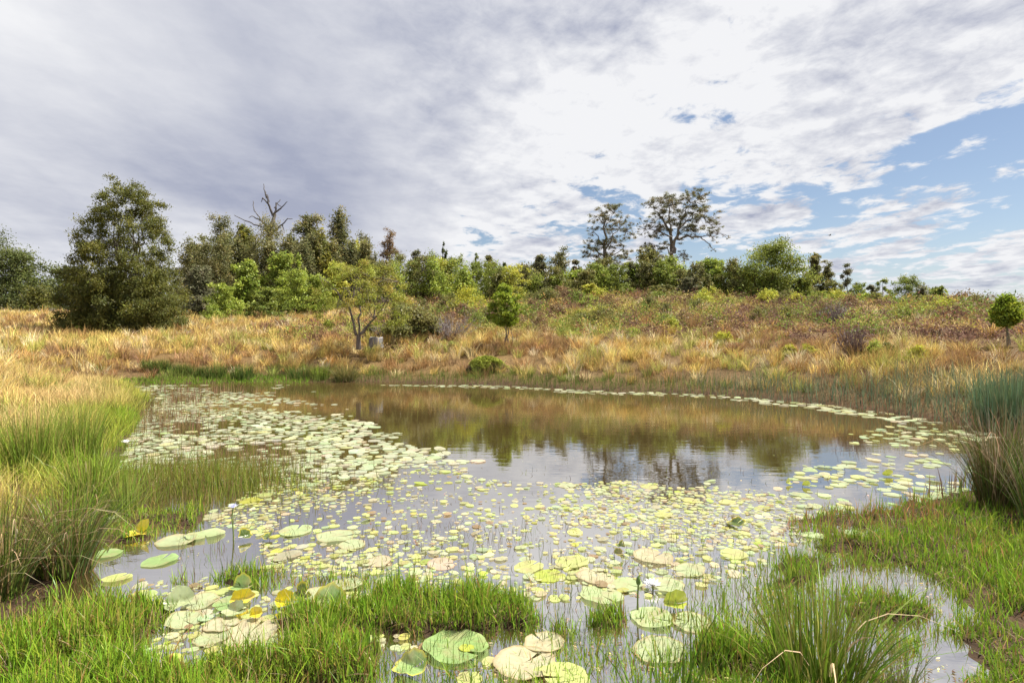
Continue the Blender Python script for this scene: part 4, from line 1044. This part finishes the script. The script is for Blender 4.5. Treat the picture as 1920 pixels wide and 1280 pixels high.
# pads that stand out near the camera: px, py, radius px, colour, label
HERO = [
 (855,1216,60,'grn','large grey green lily pad with white veins below the central grass'),
 (985,1246,58,'pink','largest pale pinkish lily pad with ragged rim at the bottom centre'),
 (1020,1208,38,'pink','brown rimmed pale lily pad at the right tip of the central grass'),
 (1222,1160,40,'mint','smooth mint green lily pad below the white flower'),
 (1296,1168,36,'pale','pale lily pad right of the smooth mint green pad'),
 (1236,1222,48,'pale','broad pale lily pad behind the long upright blades at the bottom'),
 (1176,1097,30,'mint','mint green lily pad touching the left of the white flower'),
 (1252,1101,32,'pale','round pale lily pad touching the right of the white flower'),
 (1118,1083,36,'pink','pinkish round lily pad behind the single green tuft'),
 (1128,1118,40,'mint','green lily pad half hidden by the single green tuft'),
 (1072,1056,30,'yel','round yellowish lily pad left of the flower bud'),
 (1225,1046,36,'pink','wide pale pinkish lily pad behind the flower bud'),
 (1292,1070,30,'pale','pale lily pad with brown stain right behind the white flower'),
 (375,1130,34,'pale','pale veined lily pad left of the curled yellow leaves'),
 (432,1134,32,'grn','pale green lily pad under the curled yellow leaves'),
 (345,1166,34,'pale','pale lily pad at the edge of the bottom left grass'),
 (470,1186,52,'pink','wide pinkish lily pad before the curled yellow leaves'),
 (415,1175,30,'pink','faded pinkish lily pad left of the wide pinkish one'),
 (500,1160,13,'yel','small round yellow lily pad between the curled leaves'),
 (432,1163,12,'yel','small yellow lily pad left of the small round one'),
 (535,1148,12,'yel','small yellow lily pad below the upright yellow leaf'),
 (600,1118,36,'pale','pale lily pad behind the cupped leaf'),
 (650,1098,30,'pale','pale lily pad showing through the upper band of grass'),
 (880,1276,24,'yel','small bright lily pad at the bottom left of centre'),
 (918,1243,15,'yel','small glossy yellow lily pad beside the largest pinkish pad'),
 (875,1219,14,'yg','small yellow green lily pad on the rim of the grey green pad'),
 (1060,1272,46,'yel','broad yellow lily pad cut by the bottom edge'),
 (985,1268,15,'yel','small yellow lily pad below the largest pinkish pad'),
 (1018,1262,18,'yel','small yellow lily pad touching the broad yellow pad'),
 (555,996,30,'mint','wide smooth green lily pad alone in open water left of centre'),
 (630,1008,34,'pale','wide pale lily pad right of the smooth green one'),
 (660,1022,26,'pale','pale lily pad just before the wide pale one'),
 (330,1016,34,'pale','pale lily pad beside the folded yellow leaf at left'),
 (385,1005,32,'mint','green lily pad right of the folded yellow leaf at left'),
 (300,1052,30,'grn','dull green lily pad near the left grass edge'),
 (200,1040,26,'grn','dull green lily pad below the dark leaning tussock'),
 (220,1085,24,'yel','yellowish lily pad among the bottom left grass blades'),
 (400,1195,34,'pale','pale lily pad sunk among grass below the pinkish pads'),
 (380,1255,26,'yg','yellow green lily pad in the bottom left water gap'),
 (213,972,12,'pale','small whitish lily pad lying on the left grass spit'),
 (1375,1040,26,'yel','yellowish lily pad at the edge of the right grass'),
 (700,1245,0,'pale','x'),
]
for px, py, rp, cn, lab in HERO:
    if rp == 0: continue
    x, y = gnd(px, py); r = rp/F*y
    take(x, y, r*.9)
    pad_obj(x, y, rng.uniform(.006, .014), r, PADC[cn], lab, seg=30, rings=(.3, .6, .85, 1.0), wob=.05, cup=rng.uniform(.01, .07), tilt=(rng.normal(0, .03), rng.normal(0, .03)), rim=(.3, .2, .08) if cn in ('pink', 'pale') else None)
CURL = [ # px,py,r px, col, fold, foldaz, tilt, label
 (455,1108,22,'grn',1.5,1.3,'curled lily leaf with dark green back, topmost of the yellow cluster'),
 (455,1133,20,'gold',1.45,1.9,'upright folded yellow lily leaf in the middle of the cluster'),
 (440,1156,20,'pale',1.0,1.2,'folded pale lily leaf on a bent stalk, lowest of the cluster'),
 (480,1162,13,'gold',1.5,2.1,'small upright yellow lily leaf at the right of the cluster'),
 (535,1138,20,'gold',1.4,1.6,'upright yellow and green lily leaf left of the dark curled one'),
 (568,1124,22,'dark',1.4,.9,'curled lily leaf with glossy dark green back beside the upright yellow leaf'),
 (620,1140,32,'grn',1.0,1.5,'cupped green lily leaf standing at the grass edge'),
 (335,1140,26,'pale',1.1,2.0,'bent pale lily leaf at the left of the yellow cluster'),
 (262,1006,22,'gold',1.1,1.1,'long folded yellow lily leaf by the left grass spit'),
 (772,1262,32,'grn',.9,1.0,'large grey green lily leaf folded up at the bottom'),
 (630,1218,30,'grn',.5,.3,'grey lily leaf tilted up on the central grass'),
 (1266,1140,24,'yg',1.7,1.57,'half raised yellow green lily leaf above the mint green pad'),
 (1665,893,10,'yg',1.6,1.4,'bright green raised lily leaf on the sky reflection at right'),
 (1512,912,8,'yg',1.6,1.4,'small raised green lily leaf among pads right of the tree reflections'),
 (1478,908,8,'yg',1.5,2.2,'small raised yellow leaf left of the raised green leaf'),
 (1380,985,16,'dark',.7,.4,'dark green curled lily leaf near the right grass tip'),
 (1165,1030,10,'dark',1.4,.4,'small dark curled leaf, left of two behind the flower bud'),
 (1160,1045,9,'dark',1.4,1.4,'small dark curled leaf, right of two behind the flower bud'),
 (505,1012,16,'dark',1.2,.2,'dark folded leaf in open water right of the blue flower'),
 (460,1012,13,'dark',1.2,2.4,'dark folded leaf at the foot of the blue flower'),
]
for px, py, rp, cn, fo, fa, lab in CURL:
    x, y = gnd(px, py); r = rp/F*y; take(x, y, r*.8)
    pad_obj(x, y, .03 if py > 1000 else .015, r, PADC[cn], lab, seg=30, rings=(.2, .4, .6, .8, 1.0), rot=0.0, fold=fo, foldaz=fa, wob=.11, cup=.10,
            rim=PADC['gold'] if cn in ('grn', 'dark') else None)

ZL = [(300,726),(520,733),(560,745),(640,785),(800,832),(790,850),(860,862),(760,885),(560,895),(480,915),(330,900),(225,870),(250,800),(280,750)]
ZM = [(560,895),(760,880),(900,868),(960,900),(1200,912),(1350,903),(1480,930),(1500,1000),(1380,1085),(1240,1110),(1000,1125),(700,1085),(480,1045),(400,960),(470,915)]
ZR = [(1290,905),(1560,875),(1640,840),(1600,812),(1700,795),(1835,800),(1850,960),(1640,985),(1480,1010),(1400,950)]
cand = []
n = 60000
px = rng.uniform(200, 1870, n); py = 722+(1285-722)*rng.random(n)**1.5
dd = F*HC/(py-HZ); xx = (px-960)/F*dd
wx, wy = (fbm(xx*1.1, dd*1.1, .8, 3)-.5)*230, (fbm(xx+40, dd+9, .8, 3)-.5)*60
il, im, ir = inpoly(px+wx, py+wy*.6, ZL), inpoly(px+wx, py+wy, ZM), inpoly(px+wx, py+wy, ZR)
sd = sdist(xx, dd, POND)
ns = fbm(xx, dd, 1.3, 4); pm, _ = patch(xx, dd)
ig = (py > 1085)
fr = (sd < -.1) & (sd > -.95-.5*(fbm(xx, dd, 1.5, 2)-.3)) & (dd > 9)
u = rng.random(n)
for i in range(n):
    if sd[i] > -.05 or pm[i] > .5: continue
    if il[i]:
        if u[i] > .75*sstep(.36, .5, ns[i])+.05: continue
        r = rng.uniform(.045, .115); z = 'L'
    elif im[i]:
        if u[i] > .9*sstep(.40, .54, ns[i])+.17: continue
        r = .013+.038*rng.random()**2; z = 'M'
        if rng.random() < .04: r = rng.uniform(.08, .12)
    elif ir[i]:
        if u[i] > .16*sstep(.36, .56, ns[i])+.03: continue
        r = rng.uniform(.03, .105); z = 'R'
    elif ig[i] and pm[i] < .25 and 260 < px[i] < 1420:
        if u[i] > .22*sstep(.44, .58, ns[i]): continue
        r = .016+.045*rng.random()**2; z = 'M'
    elif fr[i]:
        if u[i] > .35: continue
        r = rng.uniform(.07, .15); z = 'F'
    else: continue
    if not free(xx[i], dd[i], r, .68): continue
    take(xx[i], dd[i], r); cand.append((xx[i], dd[i], r, z))
cand.sort(key=lambda c: -c[2]**2/c[1]**3)
MIXL = {'L': (['mint', 'pale', 'yel', 'pink'], [.45, .4, .1, .05]), 'M': (['yel', 'pale', 'yg', 'pink', 'brn'], [.38, .32, .05, .20, .05]), 'R': (['pale', 'mint', 'yel', 'pink'], [.45, .25, .15, .15]), 'F': (['pale', 'mint', 'yel'], [.5, .3, .2])}
LABP = {('L', 0): 'broad pale lily pad in the big bed on the left of the pond', ('L', 1): 'small pale lily pad in the big bed on the left of the pond',
        ('M', 0): 'broad yellowish lily pad in the crowded bed before the tree reflections', ('M', 1): 'small yellowish lily pad in the crowded bed before the tree reflections',
        ('R', 0): 'broad pale lily pad on the sky reflection at the right of the pond', ('R', 1): 'small pale lily pad on the sky reflection at the right of the pond', ('F', 0): 'pale lily pad in the thin line along the far shore', ('F', 1): 'pale lily pad in the thin line along the far shore'}
Vs, Ts, Qs, Cs, Ls, off = [], [], [], [], [], 0
NIND = 300-len(HERO)-len(CURL)
for i, (x, y, r, z) in enumerate(cand):
    nm, w = MIXL[z]; cn = nm[rng.choice(len(nm), p=w)]
    col = jit((PADL if z in 'LF' else PADC)[cn], 1, .12, .05)[0]
    zz = .003+.010*rng.random()
    tl = (rng.normal(0, .03), rng.normal(0, .03)) if rng.random() < .85 else (rng.normal(0, .12), rng.normal(0, .12))
    big = 0 if r > (.09 if z != 'M' else .055) else 1
    rim = (.34, .2, .11) if rng.random() < .25 else None
    if i < NIND:
        pad_obj(x, y, zz, r, col, LABP[(z, big)] if cn not in ('pink', 'brn') else LABP[(z, big)].replace('pale', 'pinkish').replace('yellowish', 'pinkish'), 'lily pads floating on the pond, '+z.lower().translate(str.maketrans({'l': 'left bed', 'm': 'middle bed', 'r': 'right side', 'f': 'far shore'})),
                seg=18, tilt=tl, rim=rim, wob=.05, cup=.03*rng.random())
    else:
        V, t_, q_, C, loc = pad_geo(x, y, zz, r, rng.uniform(0, TAU), col, seg=12, rings=(.8, 1.0), tilt=tl, wob=.05, rim=rim)
        Vs.append(V); Ts.append(t_+off); Qs.append(q_+off); Cs.append(C); Ls.append(loc); off += len(V)
if Vs:
    o = obj('lily_pads', mesh_np('lily_pads', np.concatenate(Vs), [np.concatenate(Ts), np.concatenate(Qs)], np.concatenate(Cs), M_PAD, np.concatenate(Ls), smooth=True))
    tag(o, 'many small pale floating lily pads covering the farther pond', 'lily pads', kind='stuff')
print('pads', len(cand))

# ------------------------------------------------------------------ flowers
def simple_mat(name, col, rough=.5, trans=0):
    m, nt, N, L = newmat(name)
    p = N('ShaderNodeBsdfPrincipled'); p.inputs['Base Color'].default_value = (*col, 1); p.inputs['Roughness'].default_value = rough
    o = N('ShaderNodeOutputMaterial')
    if trans:
        t = N('ShaderNodeBsdfTranslucent'); t.inputs[0].default_value = (*col, 1); mx = N('ShaderNodeMixShader'); mx.inputs[0].default_value = trans
        L(p.outputs[0], mx.inputs[1]); L(t.outputs[0], mx.inputs[2]); L(mx.outputs[0], o.inputs[0])
    else: L(p.outputs[0], o.inputs[0])
    return m
M_BLUE = simple_mat('pale_blue_petal', (.55, .56, .80), .5, .3); M_WHITE = simple_mat('white_petal', (.8, .8, .82), .5, .3)
M_YEL = simple_mat('yellow_stamen', (.7, .5, .05)); M_STEM = simple_mat('flower_stalk', (.11, .15, .03)); M_BUD = simple_mat('flower_bud', (.08, .14, .025))
def flower(px, py, hpx, rm, mat, label, opening=.9):
    x, y = gnd(px, py); h = hpx/F*y; top = (0, 0, max(h, .02))
    r = root('water_lily_flower', (x, y, 0), label, 'flower')
    V, Q = [], []
    for ringi, (n, el, L) in enumerate(((9, opening*.55, 1.0), (8, opening*1.0, .9), (6, min(1.45, opening*1.35), .75))):
        for i in range(n):
            a = i/n*TAU+ringi*.3+rng.normal(0, .06); L_ = rm*L*rng.uniform(.9, 1.05); w = rm*.15
            ca, sa = math.cos(a), math.sin(a); b = len(V)
            for t, wt in ((0.05, .3), (.4, 1), (.75, .8), (1, .05)):
                rr = L_*t*math.cos(el); zz = L_*t*math.sin(el)*(1-.12*t)
                for sgn in (-1, 1): V.append((ca*rr-sa*w*wt*sgn, sa*rr+ca*w*wt*sgn, top[2]+zz))
            for k in range(3): Q.append((b+2*k, b+2*k+1, b+2*k+3, b+2*k+2))
    obj('blossom', mesh_np('blossom', V, [np.array(Q)], None, mat, smooth=True), r)
    v, q_, c = blades(np.tile([0, 0, top[2]], (26, 1))+rng.normal(0, rm*.05, (26, 3))*[1, 1, .1], rm*.45, rm*.06, .4, rng.uniform(0, TAU, 26), np.tile([.6, .45, .05], (26, 1)), np.tile([.7, .5, .05], (26, 1)), 2)
    obj('stamens', mesh_np('stamens', v, [q_], None, M_YEL), r)
    v, qs, c = tubes([limb((.0, 0, -.06), top, .006, .005, 5, .02)], (.1, .15, .03), 6)
    obj('stem', mesh_np('stem', v, qs, None, M_STEM, smooth=True), r)
flower(437, 1012, 60, .05, M_BLUE, 'pale blue water lily flower on a tall stalk near the left grass spit', 1.1)
flower(1224, 1106, 8, .065, M_WHITE, 'open white water lily flower between two green pads', .8)
flower(236, 850, 20, .07, M_WHITE, 'small white water lily flower among the left reeds', .9)
flower(1085, 862, 6, .05, M_WHITE, 'tiny white water lily flower at the edge of the reflected trees', .8) if False else None
def bud():
    x, y = gnd(1195, 1146); h = .155
    r = root('flower_bud', (x, y, 0), 'closed green water lily bud standing on a straight stalk', 'flower bud')
    v, qs, c = tubes([limb((0, 0, -.06), (.006, 0, h), .0055, .005, 5, .01)], (.1, .15, .03), 7)
    obj('stem', mesh_np('stem', v, qs, None, M_STEM, smooth=True), r)
    z = np.linspace(0, 1, 9); rad = .0135*np.sin(np.pi*z**.75)**.9+.0008
    v, qs, c = tubes([(np.stack([np.full(9, .006), np.zeros(9), h-.005+z*.062], 1), rad)], (.1, .15, .03), 10)
    obj('bud', mesh_np('bud', v, qs, None, M_BUD, smooth=True), r)
bud()

# ------------------------------------------------------------------ a small bird in the sky
def bird():
    d = 40.0; x, y = at(1556, d); z = zrow(441, d)
    zz = np.linspace(-1, 1, 9); rad = .035*np.sqrt(np.clip(1-zz**2, 0, 1))+.002
    v, qs, c = tubes([(np.stack([zz*.09, zz*0, .02*zz], 1), rad)], (.02, .02, .02), 8)
    r = root('bird', (x, y, z), 'tiny dark bird flying against the blue gap right of the big dark tree', 'bird')
    m = simple_mat('dark_feathers', (.03, .03, .03))
    V = [(.04, .02, 0), (-.05, .02, 0), (-.03, .14, .06), (.03, .13, .06), (-.05, .25, .03), (-.01, .22, .04)]
    W = V+[(a, -b, c_) for a, b, c_ in V]
    Q = [(0, 1, 2, 3), (3, 2, 4, 5), (6, 9, 8, 7), (9, 11, 10, 8)]
    vv = np.concatenate([v, np.array(W)]); obj('body', mesh_np('body', vv, [qs[0], np.array(Q)+len(v)], None, m), r)
bird()

# ------------------------------------------------------------------ sky, sun, camera
SUN_EL, SUN_DIR = math.radians(60), (0.80, 0.35)
saz = math.atan2(SUN_DIR[0], SUN_DIR[1])       # clockwise from +Y
w = bpy.data.worlds.new('World'); sc.world = w; w.use_nodes = True
nt = w.node_tree; nt.nodes.clear(); N = nt.nodes.new; L = nt.links.new
tc = N('ShaderNodeTexCoord'); sep = N('ShaderNodeSeparateXYZ'); L(tc.outputs['Generated'], sep.inputs[0])
def math_(op, a, b=None, clamp=False):
    m = N('ShaderNodeMath'); m.operation = op; m.use_clamp = clamp
    for i, v in enumerate((a, b)):
        if v is None: continue
        if isinstance(v, (int, float)): m.inputs[i].default_value = v
        else: L(v, m.inputs[i])
    return m.outputs[0]
def rmap(v, a, b, c=0, d=1, smooth=True):
    m = N('ShaderNodeMapRange'); m.interpolation_type = 'SMOOTHSTEP' if smooth else 'LINEAR'; m.clamp = True
    L(v, m.inputs[0])
    for i, k in enumerate((a, b, c, d)): m.inputs[i+1].default_value = k
    return m.outputs[0]
def mixc(f, a, b):
    m = N('ShaderNodeMix'); m.data_type = 'RGBA'
    if isinstance(f, (int, float)): m.inputs[0].default_value = f
    else: L(f, m.inputs[0])
    for s_, v in (('A', a), ('B', b)):
        if isinstance(v, tuple): m.inputs[s_].default_value = (*v, 1)
        else: L(v, m.inputs[s_])
    return m.outputs['Result']
CZ = .11
zc = math_('MAXIMUM', sep.outputs[2], .0); zc = math_('ADD', zc, CZ)
X_ = math_('DIVIDE', sep.outputs[0], zc); Y_ = math_('DIVIDE', sep.outputs[1], zc)
pl = N('ShaderNodeCombineXYZ'); L(X_, pl.inputs[0]); L(Y_, pl.inputs[1])       # point on a flat cloud layer one unit up
def noise(scale, sx, sy, rot, detail, rough, off=(0, 0, 0), dist=0.0):
    mp = N('ShaderNodeMapping'); mp.inputs['Rotation'].default_value = (0, 0, rot); mp.inputs['Scale'].default_value = (sx, sy, 1); mp.inputs['Location'].default_value = off
    L(pl.outputs[0], mp.inputs[0])
    n_ = N('ShaderNodeTexNoise'); n_.inputs['Scale'].default_value = scale; n_.inputs['Detail'].default_value = detail; n_.inputs['Roughness'].default_value = rough; n_.inputs['Distortion'].default_value = dist
    L(mp.outputs[0], n_.inputs['Vector']); return n_.outputs['Fac']
def blob(cx, cy, rx, ry, rot=0.0):
    # centres were measured on a layer with offset .035; move them to the present layer
    z_ = .3
    for _ in range(30):
        k_ = z_+.035; z_ = .5*z_+.5*math.sqrt(max(1e-4, 1-(cx*k_)**2-(cy*k_)**2))
    f_ = (z_+.035)/(z_+CZ); cx, cy, rx, ry = cx*f_, cy*f_, rx*f_, ry*f_
    mp = N('ShaderNodeMapping'); mp.vector_type = 'TEXTURE'; mp.inputs['Location'].default_value = (cx, cy, 0); mp.inputs['Rotation'].default_value = (0, 0, rot); mp.inputs['Scale'].default_value = (rx, ry, 1)
    L(pl.outputs[0], mp.inputs[0])
    ln = N('ShaderNodeVectorMath'); ln.operation = 'LENGTH'; L(mp.outputs[0], ln.inputs[0])
    return rmap(ln.outputs['Value'], 0, 1, 1, 0)
def field(off):
    b_ = noise(.72, 1.35, .7, -.25, 5, .5, (3+off[0], 1+off[1], 0), .3)
    m_ = noise(2.5, 1.15, .9, -.35, 8, .56, (7+off[0], 2+off[1], 0), .3)
    f_ = noise(7.0, 1.1, 1.0, -.4, 8, .62, (1+off[0], 5+off[1], 0), .35)
    return b_, m_, f_
big, mid, fine = field((0, 0)); big2, mid2, fine2 = field((.035, .10))
streak = noise(1.2, 1.5, .6, -.25, 5, .5, (9, 9, 0), .6)
cov = math_('ADD', math_('MULTIPLY', big, .40), math_('ADD', math_('MULTIPLY', mid, .42), math_('MULTIPLY', fine, .30)))
cov_s = math_('ADD', math_('MULTIPLY', big2, .40), math_('ADD', math_('MULTIPLY', mid2, .42), math_('MULTIPLY', fine2, .30)))
emboss = math_('SUBTRACT', cov_s, cov)
# regional cover: solid deck to the left and overhead, broken to the right
blue = math_('ADD', math_('ADD', math_('ADD', math_('MULTIPLY', blob(2.05, 2.2, .5, .9), .6), blob(2.7, 3.8, 1.2, 1.6)), blob(2.6, 5.6, 2.2, 1.5)), math_('ADD', math_('MULTIPLY', blob(1.0, 4.6, 1.0, 1.2), 1.6), blob(1.9, 2.7, .5, 1.1, .25)))
deck = math_('ADD', rmap(X_, 1.6, -.4), math_('MULTIPLY', rmap(Y_, 2.6, 1.3), .30))
deck = math_('MULTIPLY', deck, math_('SUBTRACT', 1.0, math_('MULTIPLY', rmap(Y_, 2.1, 3.0), rmap(X_, -.7, .3))))
cov = math_('ADD', math_('MULTIPLY', math_('SUBTRACT', cov, .56), 2.0), .56)
cov2 = math_('ADD', math_('SUBTRACT', cov, math_('MULTIPLY', math_('MINIMUM', blue, 1.0), .095)), math_('MULTIPLY', deck, .30))
alpha = rmap(cov2, .45, .585)
# cloud brightness
greyb = math_('ADD', math_('MULTIPLY', blob(-.95, 3.0, 1.1, 2.1), 1.0), math_('MULTIPLY', blob(-2.8, 3.8, 2.0, 2.6), .6))
greyb = math_('ADD', greyb, math_('MULTIPLY', blob(.25, 1.75, .9, .8), .35))
rightw = rmap(X_, -.8, .5)
soft = math_('ADD', math_('MULTIPLY', math_('SUBTRACT', streak, .5), .65), math_('ADD', math_('MULTIPLY', math_('SUBTRACT', big, .5), 1.5), math_('MULTIPLY', math_('SUBTRACT', mid, .5), .35)))
puff = math_('MULTIPLY', math_('ADD', math_('MULTIPLY', emboss, 5.0), math_('MULTIPLY', math_('SUBTRACT', mid, .5), 2.0)), math_('ADD', math_('MULTIPLY', rightw, .85), .15))
white = blob(.5, 3.8, 1.7, 2.0)
shade = math_('ADD', math_('MULTIPLY', greyb, .5), math_('ADD', math_('ADD', math_('MULTIPLY', soft, 1.2), puff), math_('ADD', math_('MULTIPLY', rightw, -.12), .30)))
shade = math_('SUBTRACT', shade, math_('MULTIPLY', white, .14))
shade = math_('MINIMUM', math_('MAXIMUM', shade, 0.0), 1.0)
K = 8.8
ccol = mixc(shade, tuple(K*v for v in (.445, .448, .46)), tuple(K*v for v in (.195, .21, .27)))
sky = N('ShaderNodeTexSky'); sky.sky_type = 'NISHITA'; sky.sun_disc = False; sky.sun_elevation = SUN_EL; sky.sun_rotation = saz; sky.air_density = 1.0; sky.dust_density = .6; sky.ozone_density = 1.2
hz = rmap(sep.outputs[2], .0, .16, 1, 0)
tint = N('ShaderNodeMix'); tint.data_type = 'RGBA'; tint.blend_type = 'MULTIPLY'; tint.inputs[0].default_value = 1; L(sky.outputs[0], tint.inputs['A']); tint.inputs['B'].default_value = (.50, .48, .47, 1)
skyc = mixc(math_('MULTIPLY', hz, .6), tint.outputs['Result'], tuple(K*v for v in (.28, .31, .36)))
alpha2 = math_('MULTIPLY', alpha, rmap(sep.outputs[2], .0, .10, .35, 1))
final = mixc(alpha2, skyc, ccol)
bg = N('ShaderNodeBackground'); bg.inputs['Strength'].default_value = .1; L(final, bg.inputs['Color'])
wo = N('ShaderNodeOutputWorld'); L(bg.outputs[0], wo.inputs['Surface'])

sl = bpy.data.lights.new('sun', 'SUN'); sl.energy = 5.0; sl.angle = math.radians(.6); sl.color = (1, .95, .86)
so = obj('sun', None) if False else bpy.data.objects.new('sun', sl); COL.objects.link(so)
dv = Vector((SUN_DIR[0], SUN_DIR[1], 0)).normalized()*math.cos(SUN_EL)+Vector((0, 0, math.sin(SUN_EL)))
so.rotation_euler = dv.to_track_quat('Z', 'Y').to_euler(); so.location = (20, 10, 60)

cam = bpy.data.cameras.new('camera'); cam.sensor_width = 36; cam.lens = 20; cam.shift_y = -(640-HZ)/1920
cam.clip_start = .05; cam.clip_end = 9000
co = bpy.data.objects.new('camera', cam); COL.objects.link(co); co.location = (0, 0, HC); co.rotation_euler = (math.radians(90), 0, 0)
sc.camera = co
sc.view_settings.view_transform = 'Standard'; sc.view_settings.look = 'None'; sc.view_settings.gamma = 1; sc.view_settings.use_curve_mapping = False
sc.view_settings.exposure = 1.2
cy = sc.cycles
cy.use_denoising = True; cy.max_bounces = 7; cy.diffuse_bounces = 3; cy.glossy_bounces = 3; cy.transmission_bounces = 3; cy.transparent_max_bounces = 4
cy.use_adaptive_sampling = True; cy.adaptive_threshold = .012
try: cy.denoiser = 'OPENIMAGEDENOISE'
except Exception: pass
